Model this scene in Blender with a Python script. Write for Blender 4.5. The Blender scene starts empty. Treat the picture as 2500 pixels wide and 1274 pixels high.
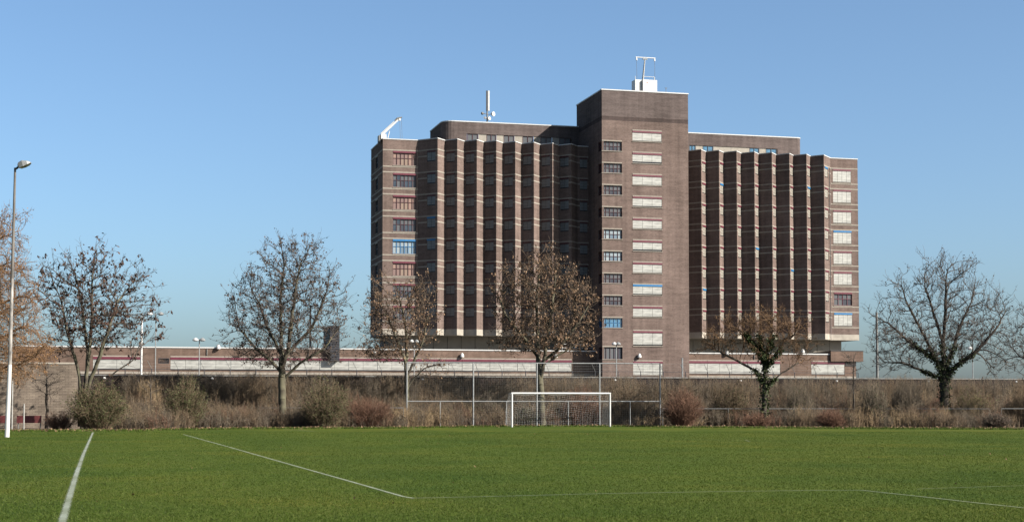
import bpy, math, random
import numpy as np
from mathutils import Vector, Matrix
R = math.radians
sc = bpy.context.scene
C = sc.collection

# ---------------------------------------------------------------- camera
F_PX, CAM_H, PITCH, YP = 3820.0, 1.6, R(2.5), 821.0
cam_d = bpy.data.cameras.new('camera'); cam = bpy.data.objects.new('camera', cam_d); C.objects.link(cam)
cam.location = (0, 0, CAM_H); cam.rotation_euler = (R(90) + PITCH, 0, 0)
cam_d.sensor_fit = 'HORIZONTAL'; cam_d.sensor_width = 36; cam_d.lens = 36 * F_PX / 2500
cam_d.shift_y = (YP - 637) / 2500
cam_d.clip_start = 0.1; cam_d.clip_end = 20000
sc.camera = cam
# ---------------------------------------------------------------- light
TH = R(14.6); CT, ST = math.cos(TH), math.sin(TH)      # the pitch, the wall and the prison share this orientation
ALPHA, ELEV = R(49), R(32)                              # sun azimuth off the facade normal, elevation
su, sv = math.sin(ALPHA), -math.cos(ALPHA)
SX, SY = su * CT - sv * ST, su * ST + sv * CT
sun_vec = Vector((SX * math.cos(ELEV), SY * math.cos(ELEV), math.sin(ELEV)))
ld = bpy.data.lights.new('sun', 'SUN'); ld.energy = 5.0; ld.angle = R(0.5); ld.color = (1.0, 0.93, 0.83)
lo = bpy.data.objects.new('sun', ld); C.objects.link(lo)
lo.rotation_euler = (-sun_vec).to_track_quat('-Z', 'Y').to_euler()
w = bpy.data.worlds.new('World'); sc.world = w; w.use_nodes = True
nt = w.node_tree
sky = nt.nodes.new('ShaderNodeTexSky'); sky.sky_type = 'NISHITA'; sky.sun_disc = False
sky.sun_elevation = ELEV; sky.sun_rotation = math.atan2(SX, SY)
sky.air_density = 0.75; sky.dust_density = 2.3; sky.ozone_density = 4.2; sky.altitude = 0
bg = nt.nodes['Background']; bg.inputs[1].default_value = 0.0605
wb = nt.nodes.new('ShaderNodeMix'); wb.data_type = 'RGBA'; wb.blend_type = 'MULTIPLY'; wb.inputs['Factor'].default_value = 1; wb.inputs['B'].default_value = (0.99, 1.045, 0.985, 1)   # white balance
nt.links.new(sky.outputs[0], wb.inputs['A']); nt.links.new(wb.outputs['Result'], bg.inputs[0])
sc.view_settings.view_transform = 'Standard'; sc.view_settings.look = 'None'
sc.view_settings.exposure = 1.7; sc.view_settings.gamma = 1.0

# ---------------------------------------------------------------- projection helpers (photo pixel -> real place)
FWD = Vector((0, math.cos(PITCH), math.sin(PITCH))); UPV = Vector((0, -math.sin(PITCH), math.cos(PITCH)))
CAM = Vector((0, 0, CAM_H))
def ray(px, py): return FWD + Vector(((px - 1250) / F_PX, 0, 0)) + UPV * ((YP - py) / F_PX)
def at(px, py, Y):
    d = ray(px, py); return CAM + d * (Y / d.y)
def on_ground(px, py, z=0.0):
    d = ray(px, py); return CAM + d * ((z - CAM_H) / d.z)
T0 = Vector((12.2, 211.0, 0))
def P(u, v, z=0.0): return Vector((T0.x + u * CT - v * ST, T0.y + u * ST + v * CT, z))
def upx(px, v, py=600):
    d = ray(px, py); t = d.x / d.y
    # (T0.x + u c - v s) = t (T0.y + u s + v c)
    return (t * (T0.y + v * CT) - T0.x + v * ST) / (CT - t * ST)
def zpx(py, px, v):
    u = upx(px, v, py); p = P(u, v); d = ray(px, py)
    return CAM_H + d.z * (p.y / d.y)

# ---------------------------------------------------------------- materials
def new_mat(name):
    m = bpy.data.materials.new(name); m.use_nodes = True
    return m, m.node_tree.nodes, m.node_tree.links, m.node_tree.nodes['Principled BSDF']
def ramp(n, stops):
    r = n.new('ShaderNodeValToRGB'); e = r.color_ramp.elements
    while len(e) < len(stops): e.new(0.5)
    for i, (p, c) in enumerate(stops): e[i].position = p; e[i].color = (*c, 1)
    return r
def mat(name, col, rough=0.7, var=0.15, scale=2.0, metal=0.0, stretch=(1, 1, 1), spec=0.3):
    m, n, l, b = new_mat(name)
    tc = n.new('ShaderNodeTexCoord'); mp = n.new('ShaderNodeMapping'); mp.inputs['Scale'].default_value = stretch
    no = n.new('ShaderNodeTexNoise'); no.inputs['Scale'].default_value = scale; no.inputs['Detail'].default_value = 6
    l.new(tc.outputs['Object'], mp.inputs[0]); l.new(mp.outputs[0], no.inputs['Vector'])
    r = ramp(n, [(0.3, tuple(c * (1 - var) for c in col)), (0.7, tuple(min(1, c * (1 + var)) for c in col))])
    l.new(no.outputs['Fac'], r.inputs[0]); l.new(r.outputs[0], b.inputs['Base Color'])
    b.inputs['Roughness'].default_value = rough; b.inputs['Metallic'].default_value = metal
    b.inputs['Specular IOR Level'].default_value = spec
    return m
def mat_island(name, cols, rough=0.8, spec=0.15, transl=0.0):
    """every loose piece (leaf, stem, blade) draws its own shade"""
    m, n, l, b = new_mat(name)
    g = n.new('ShaderNodeNewGeometry')
    r = ramp(n, [(i / max(1, len(cols) - 1), c) for i, c in enumerate(cols)])
    l.new(g.outputs['Random Per Island'], r.inputs[0]); l.new(r.outputs[0], b.inputs['Base Color'])
    b.inputs['Roughness'].default_value = rough; b.inputs['Specular IOR Level'].default_value = spec
    if transl:
        t = n.new('ShaderNodeBsdfTranslucent'); mx = n.new('ShaderNodeMixShader'); mx.inputs[0].default_value = transl
        l.new(r.outputs[0], t.inputs[0]); l.new(b.outputs[0], mx.inputs[1]); l.new(t.outputs[0], mx.inputs[2])
        l.new(mx.outputs[0], n['Material Output'].inputs[0])
    return m
def mat_brick(name, c1, c2, mortar, scale=1.0, patch=0.32):
    m, n, l, b = new_mat(name)
    uv = n.new('ShaderNodeUVMap')
    br = n.new('ShaderNodeTexBrick'); br.inputs['Scale'].default_value = scale
    br.inputs['Brick Width'].default_value = 0.22; br.inputs['Row Height'].default_value = 0.065
    br.inputs['Mortar Size'].default_value = 0.006; br.inputs['Bias'].default_value = -0.1
    br.inputs['Color1'].default_value = (*c1, 1); br.inputs['Color2'].default_value = (*c2, 1); br.inputs['Mortar'].default_value = (*mortar, 1)
    l.new(uv.outputs[0], br.inputs['Vector'])
    # courses that weathered unevenly + large stains
    mp = n.new('ShaderNodeMapping'); mp.inputs['Scale'].default_value = (0.35, 2.2, 1)
    n1 = n.new('ShaderNodeTexNoise'); n1.inputs['Scale'].default_value = 1.1; n1.inputs['Detail'].default_value = 5; n1.inputs['Roughness'].default_value = 0.65
    n2 = n.new('ShaderNodeTexNoise'); n2.inputs['Scale'].default_value = 0.16; n2.inputs['Detail'].default_value = 3
    l.new(uv.outputs[0], mp.inputs[0]); l.new(mp.outputs[0], n1.inputs['Vector']); l.new(uv.outputs[0], n2.inputs['Vector'])
    ad = n.new('ShaderNodeMath'); ad.operation = 'ADD'; l.new(n1.outputs['Fac'], ad.inputs[0]); l.new(n2.outputs['Fac'], ad.inputs[1])
    m3 = n.new('ShaderNodeMapping'); m3.inputs['Scale'].default_value = (1.4, 0.05, 1); n3 = n.new('ShaderNodeTexNoise'); n3.inputs['Scale'].default_value = 1.0; n3.inputs['Detail'].default_value = 4
    l.new(uv.outputs[0], m3.inputs[0]); l.new(m3.outputs[0], n3.inputs['Vector'])
    sm = n.new('ShaderNodeMath'); sm.operation = 'MULTIPLY_ADD'; sm.inputs[1].default_value = 0.9; sm.inputs[2].default_value = -0.45; l.new(n3.outputs['Fac'], sm.inputs[0])
    a2 = n.new('ShaderNodeMath'); a2.operation = 'ADD'; l.new(ad.outputs[0], a2.inputs[0]); l.new(sm.outputs[0], a2.inputs[1]); ad = a2
    r = ramp(n, [(0.33, (1 - patch,) * 3), (0.67, (1 + patch,) * 3)])
    mr = n.new('ShaderNodeMath'); mr.operation = 'MULTIPLY'; mr.inputs[1].default_value = 0.5
    l.new(ad.outputs[0], mr.inputs[0]); l.new(mr.outputs[0], r.inputs[0])
    mx = n.new('ShaderNodeMix'); mx.data_type = 'RGBA'; mx.blend_type = 'MULTIPLY'; mx.inputs['Factor'].default_value = 1
    l.new(br.outputs['Color'], mx.inputs['A']); l.new(r.outputs[0], mx.inputs['B'])
    l.new(mx.outputs['Result'], b.inputs['Base Color'])
    b.inputs['Roughness'].default_value = 0.95; b.inputs['Specular IOR Level'].default_value = 0.02
    return m
def mat_glass(name, col, rough=0.06):
    m, n, l, b = new_mat(name)
    g = n.new('ShaderNodeTexNoise'); g.inputs['Scale'].default_value = 1.3
    tc = n.new('ShaderNodeTexCoord'); l.new(tc.outputs['Object'], g.inputs['Vector'])
    r = ramp(n, [(0.35, tuple(c * 0.6 for c in col)), (0.65, col)])
    l.new(g.outputs['Fac'], r.inputs[0]); l.new(r.outputs[0], b.inputs['Base Color'])
    b.inputs['Roughness'].default_value = rough; b.inputs['Specular IOR Level'].default_value = 0.6
    return m
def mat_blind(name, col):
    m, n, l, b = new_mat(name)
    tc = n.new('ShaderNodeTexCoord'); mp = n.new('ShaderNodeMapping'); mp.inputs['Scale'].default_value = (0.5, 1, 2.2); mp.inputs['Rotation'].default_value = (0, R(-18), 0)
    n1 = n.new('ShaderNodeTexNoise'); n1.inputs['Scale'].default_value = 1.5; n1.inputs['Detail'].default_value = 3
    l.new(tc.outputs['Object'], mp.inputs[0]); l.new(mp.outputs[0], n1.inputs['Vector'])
    r = ramp(n, [(0.36, tuple(c * 0.62 for c in col)), (0.6, col)])  # slanted light and dark waves: reflections on the blinds, painted into the colour
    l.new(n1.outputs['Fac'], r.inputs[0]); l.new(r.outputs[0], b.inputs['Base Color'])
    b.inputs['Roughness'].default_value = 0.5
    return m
M = {}
M['brick'] = mat_brick('brown_brick', (0.1264, 0.091, 0.079), (0.0849, 0.061, 0.054), (0.1303, 0.11, 0.098))
M['brick_top'] = mat_brick('sooty_brown_brick', (0.098, 0.077, 0.072), (0.071, 0.055, 0.052), (0.105, 0.092, 0.087))
M['brick_dark'] = mat_brick('dark_brick_course', (0.062, 0.045, 0.042), (0.045, 0.035, 0.033), (0.07, 0.06, 0.056))
M['brick_low'] = mat_brick('orange_brown_brick', (0.115, 0.077, 0.060), (0.083, 0.057, 0.045), (0.112, 0.09, 0.076))
M['brick_wall'] = mat_brick('dark_wall_brick', (0.030, 0.023, 0.021), (0.019, 0.0155, 0.0155), (0.032, 0.028, 0.026), patch=0.35)
M['pale_wall'] = mat_brick('pale_banded_blocks', (0.17, 0.14, 0.112), (0.12, 0.098, 0.08), (0.07, 0.058, 0.048), scale=0.55, patch=0.3)
M['band'] = mat('pale_stone_band', (0.205, 0.182, 0.155), 0.85, 0.12, 3)
M['concrete'] = mat('weathered_concrete', (0.26, 0.235, 0.20), 0.9, 0.18, 1.2)
M['panel'] = mat('concrete_panel', (0.19, 0.17, 0.145), 0.9, 0.12, 0.8)
M['cap'] = mat('white_roof_edge', (0.40, 0.40, 0.395), 0.5, 0.06, 2)
M['roof'] = mat('roof_gravel', (0.25, 0.24, 0.22), 0.95, 0.2, 3)
M['red'] = mat('maroon_paint', (0.092, 0.017, 0.030), 0.45, 0.12, 3)
M['redframe'] = mat('dark_red_window_frame', (0.045, 0.010, 0.016), 0.5, 0.12, 3)
M['blue'] = mat('blue_paint', (0.012, 0.11, 0.26), 0.45, 0.12, 3)
M['darkmetal'] = mat('dark_metal', (0.03, 0.03, 0.035), 0.5, 0.2, 4)
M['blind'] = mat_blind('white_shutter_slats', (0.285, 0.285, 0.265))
M['rib_blind'] = mat_blind('cream_shutter_slats', (0.235, 0.215, 0.185))
M['offpanel'] = mat('cream_panel', (0.22, 0.20, 0.17), 0.7, 0.1, 2)
M['grey_blind'] = mat_blind('grey_curtain', (0.115, 0.125, 0.13))
M['glass'] = mat_glass('dark_window_glass', (0.035, 0.045, 0.06))
M['glass_blue'] = mat_glass('blue_window_glass', (0.06, 0.15, 0.24))
M['pink'] = mat_island('salmon_curtain', [(0.19, 0.125, 0.105), (0.215, 0.145, 0.12), (0.135, 0.092, 0.088), (0.20, 0.15, 0.115)], 0.6)
M['paleblue'] = mat_island('pale_curtain', [(0.15, 0.21, 0.25), (0.22, 0.26, 0.28), (0.08, 0.12, 0.16)], 0.6)
M['greycurtain'] = mat_island('grey_lit_curtain', [(0.062, 0.066, 0.076), (0.09, 0.094, 0.10), (0.035, 0.038, 0.05)], 0.3)
M['white'] = mat('white_paint', (0.45, 0.45, 0.44), 0.45, 0.07, 3)
M['offwhite'] = mat('worn_white_paint', (0.42, 0.42, 0.41), 0.55, 0.2, 2.5)
M['galv'] = mat('galvanised_steel', (0.20, 0.205, 0.205), 0.5, 0.2, 6, metal=0.2)
M['dullgalv'] = mat('dull_steel', (0.12, 0.12, 0.115), 0.65, 0.25, 5, metal=0.1)
M['charcoal'] = mat('charcoal_cladding', (0.015, 0.016, 0.022), 0.75, 0.35, 1.5)
M['oldpost'] = mat('weathered_pale_post', (0.24, 0.235, 0.22), 0.7, 0.25, 4)
M['maroon_board'] = mat('maroon_board', (0.10, 0.025, 0.025), 0.6, 0.2, 2)
M['red_mark'] = mat('red_emblem', (0.6, 0.06, 0.04), 0.5, 0.05, 2)
M['net'] = mat('white_net_cord', (0.42, 0.42, 0.41), 0.8, 0.1, 3)
def bark(name, c, moss=None):
    m, n, l, b = new_mat(name)
    tc = n.new('ShaderNodeTexCoord'); no = n.new('ShaderNodeTexNoise'); no.inputs['Scale'].default_value = 1.6; no.inputs['Detail'].default_value = 7
    l.new(tc.outputs['Object'], no.inputs['Vector'])
    c2 = moss or tuple(x * 1.5 for x in c)
    r = ramp(n, [(0.38, c), (0.62, c2)])
    l.new(no.outputs['Fac'], r.inputs[0]); l.new(r.outputs[0], b.inputs['Base Color'])
    b.inputs['Roughness'].default_value = 0.95; b.inputs['Specular IOR Level'].default_value = 0.1
    return m
M['bark'] = bark('grey_green_bark', (0.05, 0.043, 0.034), (0.105, 0.098, 0.066))
M['bark_dark'] = bark('dark_bark', (0.032, 0.027, 0.024), (0.066, 0.056, 0.044))
M['bark_red'] = bark('reddish_bark', (0.09, 0.052, 0.03), (0.14, 0.085, 0.05))

# ---------------------------------------------------------------- object helpers
ORG = {}
def tag(o, label=None, cat=None, group=None, kind=None):
    if label: o['label'] = label
    if cat: o['category'] = cat
    if group: o['group'] = group
    if kind: o['kind'] = kind
    return o
def empty(name, loc, label=None, cat=None, group=None):
    o = bpy.data.objects.new(name, None); C.objects.link(o); o.location = loc; o.empty_display_size = 0.3
    ORG[o] = Vector(loc); return tag(o, label, cat, group)
def link(name, mesh, parent=None, loc=(0, 0, 0), rotz=0.0):
    o = bpy.data.objects.new(name, mesh); C.objects.link(o)
    o.location = loc; o.rotation_euler = (0, 0, rotz)
    if parent: o.parent = parent
    ORG[o] = Vector(loc) + (ORG.get(parent, Vector()) if parent else Vector())
    return o
class MB:
    def __init__(s): s.v = []; s.f = []; s.m = []; s.uv = []; s.mats = []
    def mi(s, m):
        if m not in s.mats: s.mats.append(m)
        return s.mats.index(m)
    def face(s, pts, m, uv=None):
        b = len(s.v); s.v += [tuple(p) for p in pts]; s.f.append(tuple(range(b, b + len(pts)))); s.m.append(s.mi(m))
        s.uv.append(uv or [(p[0] + p[1], p[2]) for p in pts])
    def box(s, c, d, m, rz=0.0):
        cx, cy, cz = c; a, b_, h = d[0] / 2, d[1] / 2, d[2] / 2; co, si = math.cos(rz), math.sin(rz)
        q = [(cx + x * co - y * si, cy + x * si + y * co, cz + z) for z in (-h, h) for x, y in ((-a, -b_), (a, -b_), (a, b_), (-a, b_))]
        for f in ((0, 3, 2, 1), (4, 5, 6, 7), (0, 1, 5, 4), (1, 2, 6, 5), (2, 3, 7, 6), (3, 0, 4, 7)): s.face([q[i] for i in f], m)
    def tube(s, pts, r, m, k=8, cap=True):
        pts = [Vector(p) for p in pts]; rr = r if isinstance(r, (list, tuple)) else [r] * len(pts)
        rings = []
        for i, p in enumerate(pts):
            t = (pts[min(i + 1, len(pts) - 1)] - pts[max(i - 1, 0)]).normalized()
            a = t.cross(Vector((0.31, 0.94, 0.12))).normalized() if abs(t.z) < 0.95 else t.cross(Vector((0, 1, 0))).normalized()
            b = t.cross(a)
            rings.append([p + (a * math.cos(2 * math.pi * j / k) + b * math.sin(2 * math.pi * j / k)) * rr[i] for j in range(k)])
        for i in range(len(rings) - 1):
            for j in range(k): s.face([rings[i][j], rings[i][(j + 1) % k], rings[i + 1][(j + 1) % k], rings[i + 1][j]], m)
        if cap: s.face(rings[0][::-1], m); s.face(rings[-1], m)
    def lathe(s, base, prof, m, k=14):
        base = Vector(base); rings = [[base + Vector((r * math.cos(2 * math.pi * j / k), r * math.sin(2 * math.pi * j / k), z)) for j in range(k)] for r, z in prof]
        for i in range(len(rings) - 1):
            for j in range(k): s.face([rings[i][j], rings[i][(j + 1) % k], rings[i + 1][(j + 1) % k], rings[i + 1][j]], m)
        s.face(rings[0][::-1], m); s.face(rings[-1], m)
    def mesh(s, name, org=Vector()):
        me = bpy.data.meshes.new(name); me.from_pydata([(x - org.x, y - org.y, z - org.z) for x, y, z in s.v], [], s.f)
        for m in s.mats: me.materials.append(m)
        me.polygons.foreach_set('material_index', s.m)
        ul = me.uv_layers.new(name='UVMap'); ul.data.foreach_set('uv', [c for f in s.uv for p in f for c in p])
        return me
    def build(s, name, parent=None, smooth=False):
        org = ORG[parent] if parent else Vector()
        me = s.mesh(name, org)
        if smooth: me.polygons.foreach_set('use_smooth', [True] * len(me.polygons))
        return link(name, me, parent)
    def single(s, name, base, label, cat, group=None):      # a thing that is one mesh, its origin at its base
        o = link(name, s.mesh(name, Vector(base)), None, base); return tag(o, label, cat, group)
def np_mesh(name, parts, org=(0, 0, 0)):
    """parts: list of (verts (n,3), faces (m,k), material)"""
    me = bpy.data.meshes.new(name); off = 0; V = []; loops = []; tot = []; mi = []
    for i, (v, f, m) in enumerate(parts):
        V.append(np.asarray(v, float) - np.asarray(org, float)); loops.append((np.asarray(f) + off).ravel()); tot.append(np.full(len(f), f.shape[1])); mi.append(np.full(len(f), i)); off += len(v)
        me.materials.append(m)
    V = np.concatenate(V); loops = np.concatenate(loops); tot = np.concatenate(tot); mi = np.concatenate(mi)
    me.vertices.add(len(V)); me.vertices.foreach_set('co', V.ravel())
    me.loops.add(len(loops)); me.loops.foreach_set('vertex_index', loops.astype(np.int32))
    me.polygons.add(len(tot)); st = np.concatenate([[0], np.cumsum(tot)[:-1]])
    me.polygons.foreach_set('loop_start', st.astype(np.int32)); me.polygons.foreach_set('loop_total', tot.astype(np.int32))
    me.polygons.foreach_set('material_index', mi.astype(np.int32))
    me.update(calc_edges=True); me.validate()
    return me

# ---------------------------------------------------------------- setting: ground, bed, pitch, lines
def sheet(name, pts, z, m, kind='structure'):
    mb = MB(); mb.face([(x, y, z) for x, y in pts], m); o = mb.build(name); o['kind'] = kind; return o
M['earth'] = mat('dry_earth', (0.10, 0.075, 0.05), 0.95, 0.35, 1.2)
M['yard'] = mat('yard_paving', (0.13, 0.12, 0.11), 0.95, 0.2, 0.8)
def grass_mat():
    m, n, l, b = new_mat('football_turf')
    tc = n.new('ShaderNodeTexCoord')
    rot = n.new('ShaderNodeMapping'); rot.inputs['Rotation'].default_value = (0, 0, -TH); l.new(tc.outputs['Object'], rot.inputs[0])
    fine = n.new('ShaderNodeTexNoise'); fine.inputs['Scale'].default_value = 9; fine.inputs['Detail'].default_value = 8; fine.inputs['Roughness'].default_value = 0.8
    mid = n.new('ShaderNodeTexNoise'); mid.inputs['Scale'].default_value = 0.22; mid.inputs['Detail'].default_value = 6; mid.inputs['Roughness'].default_value = 0.6
    l.new(rot.outputs[0], fine.inputs['Vector']); l.new(rot.outputs[0], mid.inputs['Vector'])
    r1 = ramp(n, [(0.3, (0.020, 0.033, 0.004)), (0.5, (0.049, 0.069, 0.0095)), (0.72, (0.085, 0.106, 0.023))])
    r2 = ramp(n, [(0.3, (0.66, 0.82, 0.70)), (0.5, (1, 1, 1)), (0.72, (1.32, 1.14, 1.1))])
    l.new(fine.outputs['Fac'], r1.inputs[0]); l.new(mid.outputs['Fac'], r2.inputs[0])
    mx = n.new('ShaderNodeMix'); mx.data_type = 'RGBA'; mx.blend_type = 'MULTIPLY'; mx.inputs['Factor'].default_value = 1
    l.new(r1.outputs[0], mx.inputs['A']); l.new(r2.outputs[0], mx.inputs['B'])
    big = n.new('ShaderNodeTexNoise'); big.inputs['Scale'].default_value = 0.055; big.inputs['Detail'].default_value = 5; big.inputs['Roughness'].default_value = 0.65; l.new(rot.outputs[0], big.inputs['Vector'])
    r3 = ramp(n, [(0.36, (0.80, 0.90, 0.85)), (0.5, (1, 1, 1)), (0.64, (1.25, 1.08, 1.05))]); l.new(big.outputs['Fac'], r3.inputs[0])
    mxb = n.new('ShaderNodeMix'); mxb.data_type = 'RGBA'; mxb.blend_type = 'MULTIPLY'; mxb.inputs['Factor'].default_value = 1
    l.new(mx.outputs['Result'], mxb.inputs['A']); l.new(r3.outputs[0], mxb.inputs['B']); mx = mxb
    # faint mowing stripes along the pitch
    sp = n.new('ShaderNodeSeparateXYZ'); l.new(rot.outputs[0], sp.inputs[0])
    ms = n.new('ShaderNodeMath'); ms.operation = 'MULTIPLY'; ms.inputs[1].default_value = 0.62; l.new(sp.outputs['X'], ms.inputs[0])
    sn = n.new('ShaderNodeMath'); sn.operation = 'SINE'; l.new(ms.outputs[0], sn.inputs[0])
    rs = ramp(n, [(0.0, (0.95, 0.96, 0.95)), (1.0, (1.05, 1.04, 1.02))])
    mm = n.new('ShaderNodeMapRange'); mm.inputs['From Min'].default_value = -0.4; mm.inputs['From Max'].default_value = 0.4
    l.new(sn.outputs[0], mm.inputs['Value']); l.new(mm.outputs[0], rs.inputs[0])
    m2 = n.new('ShaderNodeMix'); m2.data_type = 'RGBA'; m2.blend_type = 'MULTIPLY'; m2.inputs['Factor'].default_value = 1
    l.new(mx.outputs['Result'], m2.inputs['A']); l.new(rs.outputs[0], m2.inputs['B'])
    l.new(m2.outputs['Result'], b.inputs['Base Color'])
    b.inputs['Roughness'].default_value = 0.95; b.inputs['Specular IOR Level'].default_value = 0.05
    bp = n.new('ShaderNodeBump'); bp.inputs['Strength'].default_value = 0.6; bp.inputs['Distance'].default_value = 0.06
    l.new(fine.outputs['Fac'], bp.inputs['Height']); l.new(bp.outputs[0], b.inputs['Normal'])
    return m
M['turf'] = grass_mat()
M['farland'] = mat('far_meadow', (0.10, 0.13, 0.06), 0.95, 0.3, 0.02)
sheet('ground', [(-6000, -200), (6000, -200), (6000, 9000), (-6000, 9000)], -0.012, M['farland'])
yard = [P(-120, -70), P(130, -70), P(130, 60), P(-120, 60)]
sheet('prison_yard', [(p.x, p.y) for p in yard], -0.008, M['yard'])
edge_px = [(-260, 1053), (0, 1052), (110, 1051), (230, 1052), (330, 1049), (430, 1048), (560, 1046.5), (800, 1045.5), (960, 1044.6), (1150, 1042), (1300, 1040.5), (1500, 1040.5), (1650, 1043), (1800, 1043.5), (2000, 1045), (2200, 1046), (2400, 1047), (2600, 1047.5), (2800, 1048)]
EDGE = [on_ground(*e) for e in edge_px]
def edge_y(x):
    for a, b in zip(EDGE, EDGE[1:]):
        if a.x <= x <= b.x: return a.y + (b.y - a.y) * (x - a.x) / (b.x - a.x)
    return EDGE[0].y if x < EDGE[0].x else EDGE[-1].y
sheet('planting_bed', [(-90, 70), (90, 70), (90, 140), (-90, 140)], -0.004, M['earth'])
rr = random.Random(4)
edge_pts = []
for a, b in zip(EDGE, EDGE[1:]):
    for k in range(10):
        t = k / 10; edge_pts.append((a.x + (b.x - a.x) * t, a.y + (b.y - a.y) * t + rr.uniform(-0.5, 0.5)))
sheet('pitch', [(-300, -60), (300, -60), (300, EDGE[-1].y)] + edge_pts[::-1] + [(-300, EDGE[0].y)], 0.0, M['turf'])
def line_mat():
    m, n, l, b = new_mat('chalk_line')
    tc = n.new('ShaderNodeTexCoord'); no = n.new('ShaderNodeTexNoise'); no.inputs['Scale'].default_value = 11; no.inputs['Detail'].default_value = 7; no.inputs['Roughness'].default_value = 0.75
    n2 = n.new('ShaderNodeTexNoise'); n2.inputs['Scale'].default_value = 0.7; l.new(tc.outputs['Object'], n2.inputs['Vector'])
    l.new(tc.outputs['Object'], no.inputs['Vector'])
    ad = n.new('ShaderNodeMath'); ad.operation = 'ADD'; l.new(no.outputs['Fac'], ad.inputs[0]); l.new(n2.outputs['Fac'], ad.inputs[1])
    r = ramp(n, [(0.36, (0, 0, 0)), (0.60, (1, 1, 1))]); hf = n.new('ShaderNodeMath'); hf.operation = 'MULTIPLY'; hf.inputs[1].default_value = 0.5
    l.new(ad.outputs[0], hf.inputs[0]); l.new(hf.outputs[0], r.inputs[0])
    r2 = ramp(n, [(0.0, (0.10, 0.12, 0.06)), (1.0, (0.24, 0.27, 0.22))])
    l.new(r.outputs[0], r2.inputs[0]); l.new(r2.outputs[0], b.inputs['Base Color'])
    uvn = n.new('ShaderNodeUVMap'); sx = n.new('ShaderNodeSeparateXYZ'); l.new(uvn.outputs[0], sx.inputs[0])
    tri = n.new('ShaderNodeMath'); tri.operation = 'PINGPONG'; tri.inputs[1].default_value = 0.5; l.new(sx.outputs[0], tri.inputs[0])
    n5 = n.new('ShaderNodeTexNoise'); n5.inputs['Scale'].default_value = 22; n5.inputs['Detail'].default_value = 5; l.new(tc.outputs['Object'], n5.inputs['Vector'])
    e1 = n.new('ShaderNodeMath'); e1.operation = 'MULTIPLY_ADD'; e1.inputs[1].default_value = 2.2; e1.inputs[2].default_value = -0.55; l.new(tri.outputs[0], e1.inputs[0])
    e2 = n.new('ShaderNodeMath'); e2.operation = 'ADD'; l.new(e1.outputs[0], e2.inputs[0]); l.new(n5.outputs['Fac'], e2.inputs[1])
    ra = ramp(n, [(0.42, (0, 0, 0)), (0.72, (0.8, 0.8, 0.8))]); l.new(e2.outputs[0], ra.inputs[0]); l.new(ra.outputs[0], b.inputs['Alpha']); b.inputs['Roughness'].default_value = 0.95
    return m, r2
M['chalk'], _ = line_mat()
M['chalk_faint'], fr = line_mat(); fr.color_ramp.elements[1].color = (0.095, 0.115, 0.065, 1); M['chalk_mid'], fr2 = line_mat(); fr2.color_ramp.elements[1].color = (0.20, 0.23, 0.165, 1); M['chalk_mid'].name = 'thin_chalk_line'; M['chalk_faint'].name = 'worn_chalk_line'
LINE_SEGS = []
def pitch_line(px_pts, width, m, z=0.006):
    pts = [on_ground(*p) for p in px_pts]; LINE_SEGS.extend(zip(pts, pts[1:])); rl = random.Random(len(px_pts)); mb = MB(); L = []; Rr = []
    dense = []
    for a, b in zip(pts, pts[1:]):
        n = max(2, int((b - a).length / 0.35))
        dense += [a.lerp(b, i / n) for i in range(n)]
    dense.append(pts[-1])
    for i, p in enumerate(dense):
        t = (dense[min(i + 1, len(dense) - 1)] - dense[max(0, i - 1)]).normalized(); nrm = Vector((-t.y, t.x, 0))
        L.append(p + nrm * (width * 0.66)); Rr.append(p - nrm * (width * 0.66))
    for i in range(len(dense) - 1): mb.face([(q.x, q.y, z) for q in (L[i], Rr[i], Rr[i + 1], L[i + 1])], m, [(0, i), (1, i), (1, i + 1), (0, i + 1)])
    o = mb.build('pitch_line'); o['kind'] = 'structure'; return o
pitch_line([(140, 1310), (152, 1274), (170, 1210), (186, 1158), (203, 1110), (214, 1085), (227, 1055)], 0.18, M['chalk'])
pitch_line([(448, 1060), (560, 1091), (735, 1141), (860, 1176), (985, 1212), (1010, 1216)], 0.13, M['chalk_mid'], 0.006)
pitch_line([(1010, 1216), (1060, 1215), (1200, 1212), (1450, 1205.5), (1750, 1200), (2000, 1197), (2100, 1197)], 0.12, M['chalk_faint'], 0.010)
pitch_line([(2100, 1197), (2250, 1213), (2400, 1230), (2560, 1247)], 0.13, M['chalk_faint'], 0.014)
pitch_line([(2240, 1193), (2400, 1188), (2540, 1184)], 0.08, M['chalk_faint'], 0.006)
pitch_line([(690, 1047.5), (735, 1050), (770, 1052.5)], 0.2, M['chalk_faint'])
pitch_line([(1690, 1072), (1820, 1074), (1830, 1077)], 0.12, M['chalk_faint'], 0.008)

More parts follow.
